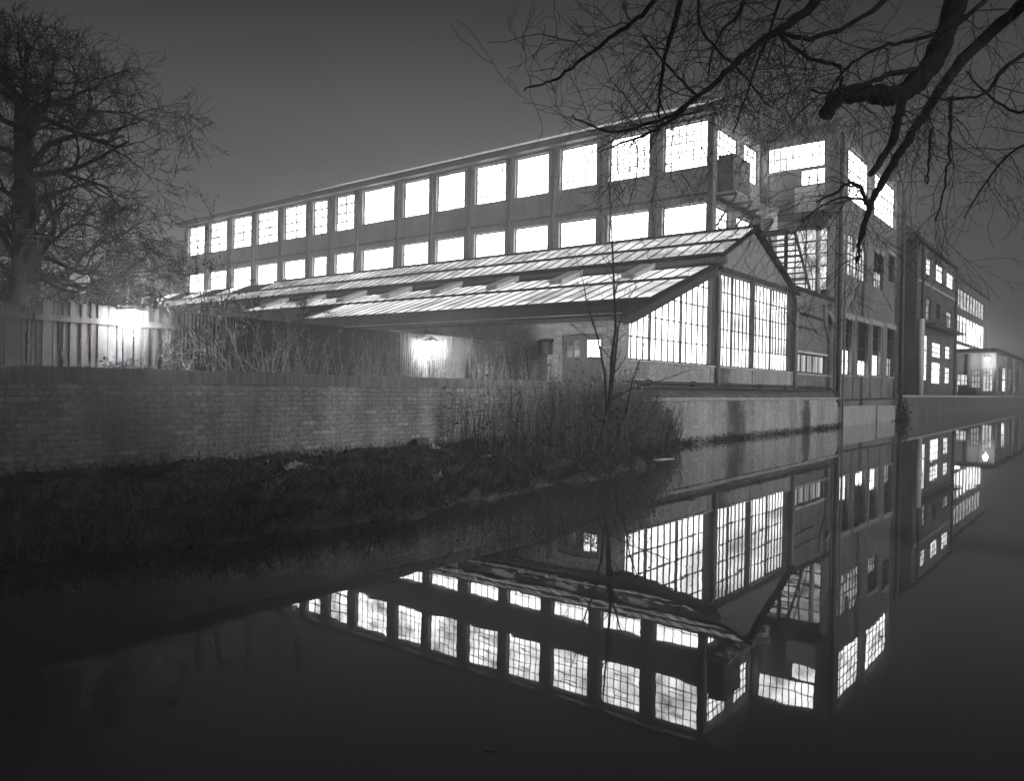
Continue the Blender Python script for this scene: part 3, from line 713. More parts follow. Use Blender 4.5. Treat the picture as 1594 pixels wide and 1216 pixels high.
tin_fence(7.63, 13.25, 2.99, 2.99, 'long dark corrugated fence hung with dead stalks between the two lamps', M['tin'], 5)
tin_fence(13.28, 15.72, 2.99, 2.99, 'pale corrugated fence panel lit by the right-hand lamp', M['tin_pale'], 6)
gt = thing('yard_gate', 'dark corrugated gate in a bent pipe frame with a rounded corner', 'gate', (17, FN, 1.0))
m = MB(); x0, x1 = 15.88, 18.4; nn = 150
for i in range(nn + 1):
    x = x0 + (x1 - x0) * i / nn; y = FN + .02 * math.sin((x - x0) / .09 * 6.283); m.v += [(x, y, 1.05), (x, y, 2.92 - (max(0, x - 18.1) / .3) ** 2 * .25)]
    if i: k = 2 * i; m.f.append((k - 2, k, k + 1, k - 1))
m.build('sheet', M['tin'], gt)
m = MB().tube([(15.85, FN - .05, 1.0), (15.85, FN - .05, 2.95), (15.93, FN - .05, 3.0), (18.08, FN - .05, 2.97), (18.3, FN - .05, 2.92), (18.43, FN - .05, 2.75), (18.46, FN - .05, 2.45), (18.46, FN - .05, 1.0)], .045, 8)
m.build('pipe_frame', M['tin'], gt)
MB().box(16.5, 17.8, FN - .07, FN - .03, 2.58, 2.66).build('rail', M['board'], gt)
MB().box(15.9, 18.4, FN - .07, FN - .03, 1.5, 1.58).build('rail', M['board'], gt)

# ------------------------------------------------------------------ lamps
def lamp(x, y, z, label, mat, arm, r=.13, name='yard_lamp', base=2.86):
    t = thing(name, label, 'lamp', (x, y, z), 'yard lamps' if name == 'yard_lamp' else None)
    MB().ball((x, y, z), r, 14, 10, 1.1).build('globe', mat, t, True)
    MB().tube([(x, y, z + r * .8), (x, y, z + r * 1.1), (x, y, z + r * 1.5)], [r * 1.7, r * 1.25, r * .35], 16, False).build('shade', M['steel'], t)
    MB().tube([(x, y, z + r * 1.45), (x, y, z + r * 1.75)], [r * .4, r * .3], 10).build('cap', M['steel'], t)
    MB().tube([(x, y, z + r * 1.5), (x, y, z + r * 2.1), (x, (y + arm) / 2, z + r * 2.3), (x, arm, z + r * 1.9)], .018, 6).build('bracket', M['steel'], t)
    return t
lamp(6.57, 13.70, 2.77, 'glaring lamp on the left-hand board fence', M['globe'], 13.98, .155)
lamp(13.98, 13.6, 2.655, 'glaring lamp on the pale corrugated panel, smaller blaze', M['globe'], 13.98, .15)

# ------------------------------------------------------------------ far buildings along the canal
qy = thing('quay_wall', 'dark low quay wall carrying the far buildings along the water', 'wall', (54, 12.3, 0))
m = MB().prism([(53.95, 11.9, -.6), (420, 18.2, -.6), (420, 18.2, 1.45), (53.95, 11.9, 1.45)], (0, 1.0, 0)); m.build('wall', M['brick_far'], qy)
m = MB().prism([(53.95, 11.84, 1.452), (420, 18.14, 1.452), (420, 18.14, 1.6), (53.95, 11.84, 1.6)], (0, 1.1, 0)); m.build('coping', M['conc'], qy)
fa = thing('far_workshop', 'dark three-storey workshop beyond the tower with scattered lit windows', 'building', (80, 14.5, 1.6))
FY = 14.5; fx = FY / 13.0
def S(a): return a * fx
def ZS(z, k=None): return 1.7 + (z - 1.7) * (k or fx)
FW = [(71.0, 73.3, 11.6, 13.0, 'far_win'), (75.0, 78.9, 11.55, 13.1, 'far_win'), (80.2, 84.2, 11.6, 13.0, 'far_win'),
      (71.2, 73.2, 7.9, 9.7, 'dim2'), (80.5, 83.6, 7.6, 9.4, 'dim2'), (75.6, 77.6, 8.3, 9.6, 'black'),
      (70.6, 72.7, 2.8, 6.6, 'far_win'), (74.1, 78.6, 4.9, 6.2, 'far_win'), (74.1, 78.6, 2.6, 4.5, 'far_win'), (80.4, 83.3, 5.0, 6.2, 'far_win'), (80.4, 83.3, 2.7, 4.2, 'far_win')]
FW = [(S(a), S(b), ZS(c), ZS(d), e) for a, b, c, d, e in FW]
m = wall_cells(MB(), 'Y', FY, FY + .4, S(67.5), S(85), 1.6, ZS(13.7), [f[:4] for f in FW])
m.box(S(67.5), S(67.5) + .4, FY + .4, 26, 1.6, ZS(13.7)); m.box(S(85) - .4, S(85), FY + .4, 26, 1.6, ZS(13.7))
m.build('wall', M['brick_far'], fa)
for f in FW: window(fa, 'Y', FY, *f[:4], 4, 3, M[f[4]], bar=.07, rec=.15)
MB().box(S(67.2), S(85.2), FY - .25, 26, ZS(13.7) + .002, ZS(13.7) + .25).build('roof', M['sheet'], fa)
for x in (S(76.5), S(80.5), S(84.6)): MB().tube([(x, 17, ZS(13.7)), (x, 17, ZS(16.2))], .22, 8).build('flue', M['steel'], fa)
MB().tube([(S(67.9), FY - .3, 1.6), (S(67.9), FY - .3, ZS(7.6))], .3, 8).build('downpipe', M['plaster'], fa, True)
for z in (ZS(7.0), ZS(10.6)): MB().box(S(67.5), S(85), FY - .08, FY - .004, z, z + .25).build('band_course', M['conc'], fa)
for x, w_ in ((S(69.2), .12), (S(84.7), .16)): MB().tube([(x, FY - .14, 1.6), (x, FY - .14, ZS(13.6))], w_, 6).build('downpipe', M['pipe_dark'], fa, True)
MB().box(S(69.5), S(84), FY - 1.2, FY - .01, ZS(7.3), ZS(7.3) + .12).build('walkway', M['steel'], fa)
m = MB()
for k in range(16): m.box(S(69.5) + k * 1.05, S(69.5) + k * 1.05 + .05, FY - 1.18, FY - 1.13, ZS(7.3) + .12, ZS(7.3) + 1.1)
m.box(S(69.5), S(84), FY - 1.19, FY - 1.12, ZS(7.3) + 1.1, ZS(7.3) + 1.16); m.build('railing', M['steel'], fa)
# recessed yard bay between tower and workshop
fb = thing('recessed_bay', 'shadowy recessed bay between the tower and the dark workshop', 'building', (62, 17, 1.6))
FB = 17.0; kb = FB / 13
BW_ = [(62.6, 64.9, 10.9, 12.0, 'far_win'), (65.3, 67.9, 10.7, 12.2, 'far_win'), (62.6, 65.0, 3.0, 3.75, 'far_win'), (66.0, 67.3, 3.9, 5.4, 'far_win')]
BW_ = [(a * kb, b * kb, ZS(c, kb), ZS(d, kb), e) for a, b, c, d, e in BW_]
m = wall_cells(MB(), 'Y', FB, FB + .4, 54, 92, 1.6, ZS(13.6, kb), [x[:4] for x in BW_]); m.build('wall', M['brick_far'], fb)
for f in BW_: window(fb, 'Y', FB, *f[:4], 3, 2, M[f[4]], bar=.06, rec=.15)
for x in (76, 78.5, 81, 83.5): MB().box(x - .1, x + .1, FB - .5, FB - .3, 1.6, 12).build('column', M['steel'], fb)
MB().box(54.5, S(67.3), FB - 1.4, FB - .01, ZS(9.6, kb), ZS(9.6, kb) + .3).build('gallery', M['conc'], fb)
MB().box(54, 92, FB - .6, 26, ZS(13.6, kb) + .002, ZS(13.6, kb) + .3).build('roof', M['sheet'], fb)
fc = thing('glazed_far_block', 'farthest block with long bands of barred lit glazing under a flat roof', 'building', (130, 18, 1.6))
CY = 18.0; kc = CY / 13; c0, c1 = 85.2 * kc, 107.6 * kc
CW_ = [(86.4, 104.5, 10.3, 12.2, 'dim2', 9), (86.2, 105.0, 7.0, 9.6, 'far_win', 9), (86.0, 102.0, 5.0, 6.7, 'win_low', 6)]
CW_ = [(a * kc, b * kc, ZS(c, kc), ZS(d, kc), e, f) for a, b, c, d, e, f in CW_]
m = wall_cells(MB(), 'Y', CY, CY + .4, c0, c1, 1.6, ZS(13.0, kc), [x[:4] for x in CW_]); m.box(c1 - .4, c1, CY + .4, 32, 1.6, ZS(13.0, kc)); m.box(c0, c0 + .4, CY + .4, 32, 1.6, ZS(13.0, kc)); m.build('wall', M['brick_far'], fc)
for f in CW_: window(fc, 'Y', CY, *f[:4], f[5], 1, M[f[4]], bar=.75 if f[5] > 6 else .2, rec=.15)
MB().box(c0, c1 + .3, CY - .3, 32, ZS(13.0, kc) + .002, ZS(13.0, kc) + .3).build('roof', M['sheet'], fc)
# canopy building nearer the water, with the far lamp under its eave
cb2 = thing('canopy_shed', 'low flat-roofed shed with glazed side and a lamp under its eave', 'building', (118, 13.4, 1.6))
HX = 118.0
sw = [(13.6, 14.7, 2.2, 5.2), (15.0, 16.0, 2.6, 5.0), (16.3, 17.7, 2.0, 4.4)]
m = wall_cells(MB(), 'X', HX, HX + .3, 13.4, 17.98, 1.6, 7.2, sw)
wins = [(HX + 1.5 + k * 7, HX + 5.5 + k * 7, 2.2, 5.6) for k in range(10)]
wall_cells(m, 'Y', 13.402, 13.7, HX + .302, 195, 1.6, 7.2, wins); m.build('wall', M['brick_far'], cb2)
for h, mt in zip(sw, ('dim2', 'far_dim', 'dim2')): window(cb2, 'X', HX, *h, 3, 3, M[mt], bar=.1)
for k, h in enumerate(wins): window(cb2, 'Y', 13.402, *h, 4, 2, M['far_win'] if k % 3 == 1 else M['far_dim'], bar=.2)
MB().box(HX - 2.6, 196, 13.0, 17.97, 7.25, 7.7).build('roof', M['sheet'], cb2)
for y in (13.3, 14.9, 16.4): MB().box(HX - .25, HX - .02, y - .1, y + .1, 1.6, 7.22).build('post', M['steel'], cb2)
for k in range(5): MB().tube([(HX + 10 + k * 9, 13.2, 1.6), (HX + 10 + k * 9, 13.2, 7.2)], .12, 6).build('downpipe', M['conc'], cb2)
lamp(HX - 1.9, 14.0, 6.3, 'distant lamp blazing under the eave of the flat-roofed shed', M['globe_far'], 14.9, .24, 'canopy_lamp')
for k, (x, y) in enumerate(((115.4, 15.2), (113.6, 15.8))):
    ct = thing('packing_crate', ('dark crate beside the glazed side of the far shed', 'dark crate farther from the far shed door')[k], 'crate', (x, y, 1.6), 'crates on the far quay')
    MB().box(x, x + 1.2, y, y + 1.1, 1.6, 2.6 + .3 * k).build('box', M['board'], ct); MB().box(x - .03, x + 1.23, y - .03, y + 1.13, 2.603 + .3 * k, 2.66 + .3 * k).build('lid', M['board_pale'], ct)

# ------------------------------------------------------------------ vegetation helpers
def grow(mb, p, d, length, r0, depth, rg, spread=.6, droop=-.05, kids=(3, 5), shrink=.62, seg=6, sides=5, tipmb=None, wander=.22, minr=.004):
    pts = [Vector(p)]; dirs = []; d = Vector(d).normalized(); step = length / seg
    for i in range(seg):
        d = (d + Vector((rg.gauss(0, wander), rg.gauss(0, wander), rg.gauss(0, wander) + droop))).normalized()
        pts.append(pts[-1] + d * step); dirs.append(d.copy())
    rad = [max(minr, r0 * (1 - .75 * i / seg)) for i in range(seg + 1)]
    tgt = mb if (depth > 1 or tipmb is None) else tipmb
    tgt.tube(pts, rad, max(3, sides), cap=False)
    if depth <= 0: return
    for k in range(rg.randint(*kids)):
        t = rg.uniform(.25, 1.0); i = min(seg - 1, int(t * seg)); b = pts[i].lerp(pts[i + 1], t * seg - i)
        a = dirs[i].orthogonal().normalized(); a = Matrix.Rotation(rg.random() * 6.283, 3, dirs[i]) @ a
        nd = (dirs[i] + a * rg.uniform(spread * .6, spread * 1.4)).normalized()
        grow(mb, b, nd, length * shrink * rg.uniform(.7, 1.15), max(minr, rad[i] * .62), depth - 1, rg, spread, droop, kids, shrink, max(3, seg - 1), sides - 1, tipmb, wander, minr)

# near overhanging tree: trunk stands on the towpath right of the frame
def pix(u, v, dist):       # a point along a sight line, used while surveying the boughs
    xr = (u - 797) / F; yr = -(v - 608) / F
    cx = xr * math.cos(ROLL) + yr * math.sin(ROLL); uy = -xr * math.sin(ROLL) + yr * math.cos(ROLL)
    d = Vector((cx * math.sin(YAW) + math.cos(YAW), -cx * math.cos(YAW) + math.sin(YAW), uy + PITCH))
    return Vector((0, 0, H)) + d * dist

nt_ = thing('overhanging_tree', 'big bare tree reaching over the canal, thick sawn bough and drooping twigs', 'tree', (9.6, -2.4, .2))
r = random.Random(21)
trunk = MB(); bough = MB(); twigs = MB()
trunk.tube([(9.6, -2.4, .0), (9.58, -2.35, .6), (9.5, -2.1, 2.4), (9.45, -1.7, 4.2), (9.5, -1.1, 5.8), (9.7, -.6, 7.4), (10.2, -.2, 9.2)], [.55, .42, .36, .33, .30, .24, .16], 12)
# boughs: (u, v, distance) stations surveyed along each limb, start radius, end radius
LIMBS = [
 ([(1500, -40, 8.2), (1478, 30, 8.1), (1455, 90, 8.0), (1428, 125, 7.9), (1402, 146, 7.8), (1372, 149, 7.7), (1340, 146, 7.6), (1312, 148, 7.5), (1296, 158, 7.45), (1282, 182, 7.4)], .118, .068, 5),
 ([(1640, -40, 8.6), (1570, 25, 8.4), (1505, 85, 8.2), (1462, 140, 8.1), (1430, 190, 8.0), (1400, 238, 7.9), (1372, 285, 7.9), (1352, 325, 7.9), (1340, 372, 7.9), (1333, 410, 7.9)], .068, .02, 20),
 ([(1405, 146, 7.8), (1397, 185, 7.8), (1385, 225, 7.8), (1365, 262, 7.75), (1352, 272, 7.7)], .05, .028, 5),
 ([(1440, 110, 8.0), (1400, 112, 7.7), (1360, 125, 7.4), (1310, 145, 7.1), (1262, 140, 6.9)], .035, .01, 9),
 ([(1310, -50, 7.6), (1262, 10, 7.3), (1215, 45, 7.0), (1165, 80, 6.8), (1120, 122, 6.6), (1085, 150, 6.5)], .05, .018, 20),
 ([(1085, 150, 6.5), (1045, 110, 6.3), (1000, 55, 6.2)], .014, .006, 8),
 ([(1120, 122, 6.6), (1060, 170, 6.4), (1000, 195, 6.3), (945, 205, 6.2), (890, 178, 6.2)], .022, .005, 13),
 ([(1085, 150, 6.5), (1040, 190, 6.4), (990, 215, 6.3), (935, 235, 6.2)], .02, .005, 14),
 ([(1070, -60, 6.4), (1052, 30, 6.4), (1035, 90, 6.4), (1028, 140, 6.4), (1026, 190, 6.4)], .03, .008, 17),
 ([(1045, -40, 6.0), (1000, 22, 6.0), (955, 55, 6.0), (915, 85, 6.0), (872, 118, 6.0), (845, 130, 6.0), (815, 139, 6.0)], .022, .006, 4),
 ([(1425, -40, 7.7), (1340, 30, 7.4), (1260, 60, 7.2), (1215, 50, 7.1), (1230, 70, 7.1), (1262, 92, 7.1), (1300, 102, 7.1), (1308, 108, 7.1), (1308, 145, 7.1)], .026, .012, 22),
 ([(1560, -40, 7.4), (1500, 30, 7.2), (1430, 60, 7.0), (1370, 75, 6.9), (1318, 105, 6.8), (1290, 150, 6.8)], .026, .008, 22),
 ([(1620, 60, 7.6), (1560, 110, 7.4), (1530, 145, 7.3), (1478, 156, 7.2), (1440, 150, 7.2)], .022, .007, 16),
 ([(1480, 150, 8.2), (1478, 200, 8.2), (1476, 250, 8.2), (1468, 300, 8.2), (1455, 345, 8.2)], .02, .006, 14),
 ([(1350, 320, 7.9), (1335, 290, 7.7), (1318, 287, 7.5), (1300, 300, 7.4), (1270, 315, 7.3)], .022, .008, 15),
 ([(1352, 312, 7.9), (1310, 308, 7.7), (1280, 320, 7.5), (1245, 345, 7.4)], .014, .005, 12),
 ([(1640, 120, 8.2), (1590, 175, 8.2), (1540, 150, 8.1), (1500, 110, 8.1)], .02, .008, 14),
 ([(1230, -60, 7.4), (1200, 40, 7.3), (1160, 150, 7.2), (1140, 210, 7.2)], .02, .006, 16),
 ([(1180, -60, 6.8), (1150, 20, 6.8), (1115, 60, 6.8), (1100, 130, 6.8)], .02, .006, 16),
 ([(1450, 200, 8.0), (1445, 245, 8.0), (1442, 285, 8.0), (1438, 275, 7.95)], .016, .006, 6),
 ([(1650, 200, 8.4), (1570, 240, 8.3), (1530, 290, 8.2), (1500, 340, 8.2)], .016, .005, 14),
 ([(1100, -60, 7.0), (1085, 10, 7.0), (1100, 60, 7.0), (1150, 110, 7.0), (1200, 170, 7.0)], .02, .006, 18),
]
for st, ra_, rb_, nk in LIMBS:
    P = [pix(*s) for s in st]; fine = []; m_ = len(P)
    for i in range(m_ - 1):      # Catmull-Rom through the stations
        p0, p1, p2, p3 = P[max(i - 1, 0)], P[i], P[i + 1], P[min(i + 2, m_ - 1)]
        for k in range(5):
            t = k / 5
            fine.append(.5 * ((2 * p1) + (p2 - p0) * t + (2 * p0 - 5 * p1 + 4 * p2 - p3) * t * t + (3 * p1 - p0 - 3 * p2 + p3) * t ** 3))
    fine.append(P[-1])
    jit = min(ra_, .02) * .35
    fine = [a + Vector((r.gauss(0, jit), r.gauss(0, jit), r.gauss(0, jit))) for a in fine]
    rad = [(ra_ + (rb_ - ra_) * i / (len(fine) - 1)) * r.uniform(.93, 1.08) * (1 + (.16 * math.sin(i * 1.3) * math.sin(i * .47 + 1) if ra_ > .07 else 0)) for i in range(len(fine))]
    bough.tube(fine, rad, 10 if ra_ > .05 else 6)
    lft = st[-1][0] < 1180
    for k in range(nk if lft else int(nk * .75)):
        i = min(len(fine) - 2, int((.12 + .88 * r.random()) * (len(fine) - 1))); d = (fine[i + 1] - fine[i]).normalized()
        sd_ = d.orthogonal().normalized(); sd_ = Matrix.Rotation(r.random() * 6.283, 3, d) @ sd_
        nd = d * r.uniform(.2, .9) + sd_ * r.uniform(.4, 1.0) + Vector((0, 0, .12 if lft else -.25))
        grow(twigs, fine[i], nd, r.uniform(.4, .95) if lft else r.uniform(.45, 1.2), min(rad[i] * .45, .006), 2, r, .8, -.015 if lft else -.06, (2, 4), .62, 6, 4, None, .26, .0019)
# limbs joining the boughs to the trunk, outside the frame
for a, b, ra_, rb_ in (((9.5, -1.2, 5.6), pix(1500, -40, 8.2), .2, .125), ((9.48, -1.5, 4.8), pix(1640, -40, 8.6), .12, .085), ((9.6, -.8, 6.8), pix(1310, -50, 7.6), .11, .05),
                       ((9.7, -.6, 7.4), pix(1070, -60, 6.4), .10, .03), ((9.6, -.7, 7.0), pix(1425, -40, 7.7), .07, .026), ((9.5, -1.0, 6.0), pix(1560, -40, 7.4), .07, .026),
                       ((9.7, -.6, 7.3), pix(1045, -40, 6.0), .06, .022), ((9.7, -.6, 7.4), pix(1230, -60, 7.4), .06, .02), ((9.7, -.6, 7.2), pix(1180, -60, 6.8), .06, .02),
                       ((9.7, -.6, 7.4), pix(1100, -60, 7.0), .06, .02), ((9.46, -1.8, 3.9), pix(1620, 60, 7.6), .06, .022), ((9.46, -1.8, 3.8), pix(1640, 120, 8.2), .05, .02), ((9.48, -2.0, 3.2), pix(1650, 200, 8.4), .05, .016)):
    a = Vector(a); b = Vector(b); mid = (a + b) / 2 + Vector((0, 0, .35)); bough.tube([a, a.lerp(mid, .5) + Vector((0, 0, .12)), mid, mid.lerp(b, .5) + Vector((0, 0, .1)), b], [ra_, ra_ * .9, (ra_ + rb_) / 2, rb_ * 1.05, rb_], 8)
trunk.build('trunk', M['bark'], nt_, True); bough.build('boughs', M['bark'], nt_, True); twigs.build('twigs', M['twig'], nt_)

# left-hand bare tree behind the fence
lt = thing('bare_tree', 'dense bare old tree at the left edge, crooked twiggy crown', 'tree', (6.3, 17.2, 1.0))
r = random.Random(5); tr = MB(); br = MB(); tw_ = MB()
tr.tube([(5.9, 17.4, 1.0), (5.95, 17.4, 1.6), (6.1, 17.3, 3.0), (6.2, 17.2, 4.4), (6.1, 17.2, 5.6), (6.0, 17.2, 7.2)], [.42, .32, .27, .24, .18, .1], 10)
for k in range(26):
    az = k * 2.4 + r.uniform(-.3, .3); el = r.uniform(.15, 1.25)
    grow(br, (6.1 + .1 * r.random(), 17.25, 3.2 + 3.9 * r.random()), (math.cos(az) * math.cos(el), math.sin(az) * math.cos(el), math.sin(el)), r.uniform(1.6, 2.4), .075, 4, r, .85, -.03, (4, 5), .64, 7, 6, tw_, .28, .005)
tr.build('trunk', M['bark'], lt, True); br.build('boughs', M['bark'], lt); tw_.build('twigs', M['twig'], lt)
lt2 = thing('bare_tree', 'second bare tree behind the left fence, long arching boughs above the lamp', 'tree', (10.5, 21.5, 1.0))
tr = MB(); br = MB(); tw_ = MB()
tr.tube([(8.3, 22, 1.0), (8.4, 22, 2.5), (8.6, 21.8, 4.4)], [.32, .26, .2], 9)
for k in range(9):
    az = -.9 + k * .35 + r.uniform(-.3, .3); el = r.uniform(.1, .9)
    grow(br, (8.5, 21.9, 3.2 + 1.2 * r.random()), (math.cos(az) * math.cos(el), math.sin(az) * math.cos(el), math.sin(el)), r.uniform(2.0, 3.0), .07, 4, r, .75, -.09, (3, 5), .6, 7, 6, tw_, .24, .007)
tr.build('trunk', M['bark'], lt2, True); br.build('boughs', M['bark'], lt2); tw_.build('twigs', M['twig'], lt2)

# evergreen bushes behind the fence
def bush(name, label, c, rad, n, mat, seed, lobes=9, leaf=.09, cat='bush', group=None, stem=.05):
    rg = random.Random(seed); t = thing(name, label, cat, (c[0], c[1], c[2]), group); lf = MB(); stm = MB()
    L_ = []
    for k in range(lobes):
        a = rg.random() * 6.283; q_ = rg.uniform(.1, .75)
        L_.append((c[0] + rad[0] * q_ * math.cos(a), c[1] + rad[1] * q_ * math.sin(a), c[2] + rad[2] * rg.uniform(.35, 1.45), rg.uniform(.3, .55)))
    for (lx, ly, lz, s_) in L_:
        stm.tube([(c[0] + rg.uniform(-.1, .1), c[1], c[2]), ((c[0] + lx) / 2 + rg.uniform(-.1, .1), (c[1] + ly) / 2, (c[2] + lz) / 2), (lx, ly, lz)], [stem, stem * .7, stem * .3], 5)
        for i in range(n // lobes):
            v = Vector((rg.gauss(0, 1), rg.gauss(0, 1), rg.gauss(0, 1))); v = v.normalized() * (rg.random() ** .4)
            lf.leaf((lx + v.x * rad[0] * s_ * 1.2, ly + v.y * rad[1] * s_ * 1.2, max(c[2] + .05, lz + v.z * rad[2] * s_)), leaf * rg.uniform(.6, 1.3), rg)
    stm.build('stems', M['bark'], t); lf.build('foliage', mat, t); return t
bush('evergreen_bush', 'dark evergreen mass under the old bare tree at the far left', (6.3, 20.2, 1.0), (3.2, 2.4, 2.3), 20000, M['leaf_dark'], 31, 14, .065)
bush('evergreen_bush', 'dark rounded evergreen bush just above the left lamp', (7.0, 16.2, 1.0), (1.5, 1.2, 1.45), 14000, M['leaf_dark'], 32, 12, .06)
bush('evergreen_bush', 'low dark evergreen bush at the extreme left behind the board fence', (2.6, 16.0, 1.0), (2.4, 1.6, 1.7), 14000, M['leaf_dark'], 33, 11, .06)
# lit shrubs between the wall and the fence
def twig_shrub(name, label, x, y, z, ht, n, spread, mat, seed, leaves=0, lmat=None, leaf=.04, lo=.4, cat='shrub', depth=2, r0=.014):
    rg = random.Random(seed); t = thing(name, label, cat, (x, y, z)); s_ = MB(); lf = MB()
    for k in range(n):
        a = rg.random() * 6.283; d = Vector((math.cos(a) * spread * rg.random(), math.sin(a) * spread * .6 * rg.random(), 1))
        grow(s_, (x + rg.uniform(-.25, .25), y + rg.uniform(-.15, .15), z), d, ht * rg.uniform(.55, .9), r0, depth, rg, .6, .02, (2, 4), .45, 7, 5, None, .12, .003)
    vs = s_.v; 
    for i in range(leaves):
        for _ in range(20):
            v = vs[rg.randrange(len(vs))]
            if v[2] > z + ht * lo: break
        lf.leaf((v[0] + rg.gauss(0, .04), v[1] + rg.gauss(0, .04), v[2] + rg.gauss(0, .04)), leaf * rg.uniform(.6, 1.3), rg)
    s_.build('stems', mat, t)
    if leaves: lf.build('foliage', lmat, t)
    return t
twig_shrub('tall_shrub', 'tall dark leafy shrub standing up against the lit far windows', 7.05, 11.9, 1.0, 3.5, 7, .2, M['bark'], 41, 800, M['leaf_dark'], .028, .5, depth=3)
twig_shrub('tall_shrub', 'straggling dark shrub right of the tall one, over the roof glass', 7.85, 12.0, 1.0, 2.9, 6, .35, M['bark'], 42, 600, M['leaf_dark'], .026, .5, depth=3)
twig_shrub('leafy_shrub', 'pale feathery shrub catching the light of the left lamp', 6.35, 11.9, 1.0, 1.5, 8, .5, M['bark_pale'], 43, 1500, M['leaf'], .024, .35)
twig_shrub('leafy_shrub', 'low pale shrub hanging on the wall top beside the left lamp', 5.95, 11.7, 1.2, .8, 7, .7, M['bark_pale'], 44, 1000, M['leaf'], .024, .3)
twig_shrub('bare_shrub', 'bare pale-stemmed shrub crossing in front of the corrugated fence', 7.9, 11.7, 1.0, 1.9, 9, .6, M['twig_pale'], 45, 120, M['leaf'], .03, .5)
# dead stalks along the fence (nobody could count them)
r = random.Random(51); mb = MB(); mp = MB()
for k in range(420):
    x = 7.0 + 10.5 * r.random(); y = r.uniform(11.4, 13.6); h = r.uniform(1.1, 1.95) * (1 if x < 15 else .8)
    p = Vector((x, y, .95)); d = Vector((r.gauss(0, .14), r.gauss(0, .1), 1)); pts = [p]
    for i in range(5): d = d + Vector((r.gauss(0, .09), r.gauss(0, .06), 0)); pts.append(pts[-1] + d.normalized() * h / 5)
    t = mp if r.random() < .3 else mb; t.tube(pts, [.006, .006, .005, .004, .003, .002], 3, False)
    for i in range(r.randint(2, 7)):
        b = pts[r.randint(2, 5)]; t.tube([b, b + Vector((r.gauss(0, .09), r.gauss(0, .05), r.uniform(.03, .14)))], [.003, .002], 3, False)
    for i in range(4): t.leaf(pts[r.randint(2, 5)] + Vector((r.gauss(0, .03), r.gauss(0, .03), r.gauss(0, .05))), .022, r)
tag(mb.build('dry_stalks', M['stalk']), kind='stuff'); tag(mp.build('pale_dry_stalks', M['stalk_pale']), kind='stuff')
# thicket of reeds and suckers on the bank
mb = MB(); mp = MB(); md = MB()
def reed(x, y, h, lean_, t, r0=.006):
    z = bank_z(x, y) - .05; p = Vector((x, y, z)); d = Vector((lean_ + r.gauss(0, .10), r.gauss(0, .08), 1)); pts = [p]
    for i in range(6): d = d + Vector((r.gauss(0, .07), r.gauss(0, .05), -.01)); pts.append(pts[-1] + d.normalized() * h / 6)
    t.tube(pts, [r0, r0, r0 * .9, r0 * .8, r0 * .6, r0 * .5, r0 * .3], 3, False); return pts
for k in range(1700):
    x = min(20.9, max(10.9, r.gauss(16.2, 2.5)))
    yb = bank_edge(x) + .15; y = r.uniform(max(yb, wally(x) - 2.2), wally(x) - .05)
    env = 1 - ((x - 16.2) / 5.6) ** 2
    h = (.45 + .6 * r.random() ** .7) * (1.2 + .95 * max(0, env)) * (.75 + .25 * (y - yb) / max(.3, wally(x) - yb))
    t = r.choice((mb, mb, mp, md)); pts = reed(x, y, h, .06 * (1 if x > 16 else -.2), t, r.uniform(.003, .0065))
    for i in range(r.randint(1, 5)):
        b = pts[r.randint(2, 6)]; t.tube([b, b + Vector((r.gauss(0, .09), r.gauss(0, .06), r.uniform(.03, .17)))], [.003, .0015], 3, False)
    for i in range(3): t.leaf(pts[r.randint(2, 6)] + Vector((r.gauss(0, .05), r.gauss(0, .05), r.gauss(0, .06))), r.uniform(.02, .05), r)
for k in range(46):     # thinner dead stalks in front of the wall, left of the thicket
    x = r.uniform(10.6, 13.4); reed(x, wally(x) - r.uniform(.15, 1.0), r.uniform(.7, 1.5), 0, md, .007)
for k in range(150):    # right-hand end leaning out over the water
    x = r.uniform(18.6, 21.6); y = bank_edge(x) + r.uniform(.0, .5); reed(x, min(y, wally(x) - .05), r.uniform(.6, 1.6), r.uniform(.1, .6), r.choice((mb, md)), .006)
tag(mb.build('reed_thicket', M['stalk']), kind='stuff'); tag(mp.build('pale_reed_thicket', M['stalk_pale']), kind='stuff'); tag(md.build('dark_reed_thicket', M['twig']), kind='stuff')
# ground cover on the bank: ivy, dead leaves, grass
mb = MB(); mp = MB(); r = random.Random(61)
for k in range(13000):
    x = r.uniform(1, 22.5); y = r.uniform(bank_edge(x) - .1, wally(x)); z = bank_z(x, y)
    t = mp if r.random() < .06 + .006 * x else mb
    if r.random() < .45: t.leaf((x, y, z + r.uniform(0, .05)), r.uniform(.012, .04) * (1.6 if r.random() < .08 else 1), r)
    else:
        p = Vector((x, y, z)); d = Vector((r.gauss(0, .6), r.gauss(0, .6), 1)).normalized(); h = r.uniform(.08, .3)
        t.tube([p, p + d * h * .6, p + d * h + Vector((d.x * .3 * h, d.y * .3 * h, -.1 * h))], [.004, .003, .001], 3, False)
for k in range(900):
    x = r.uniform(2, 20); y = bank_edge(x) + abs(r.gauss(.1, .6)); z = bank_z(x, y) - .02
    for q_ in range(r.randint(2, 6)):
        d = Vector((r.gauss(0, .5), r.gauss(-.15, .5), 1)).normalized(); h = r.uniform(.15, .5); p = Vector((x + r.gauss(0, .04), y + r.gauss(0, .04), z))
        (mp if r.random() < .18 else mb).tube([p, p + d * h * .5, p + d * h * .8 + Vector((d.x, d.y, -.1)) * h * .2, p + d * h * .85 + Vector((d.x, d.y, -.5)) * h * .5], [.004, .004, .003, .001], 3, False)
tag(mb.build('bank_undergrowth', M['leaf_dark']), kind='stuff'); tag(mp.build('dead_leaves', M['leaf']), kind='stuff')
mb = MB()
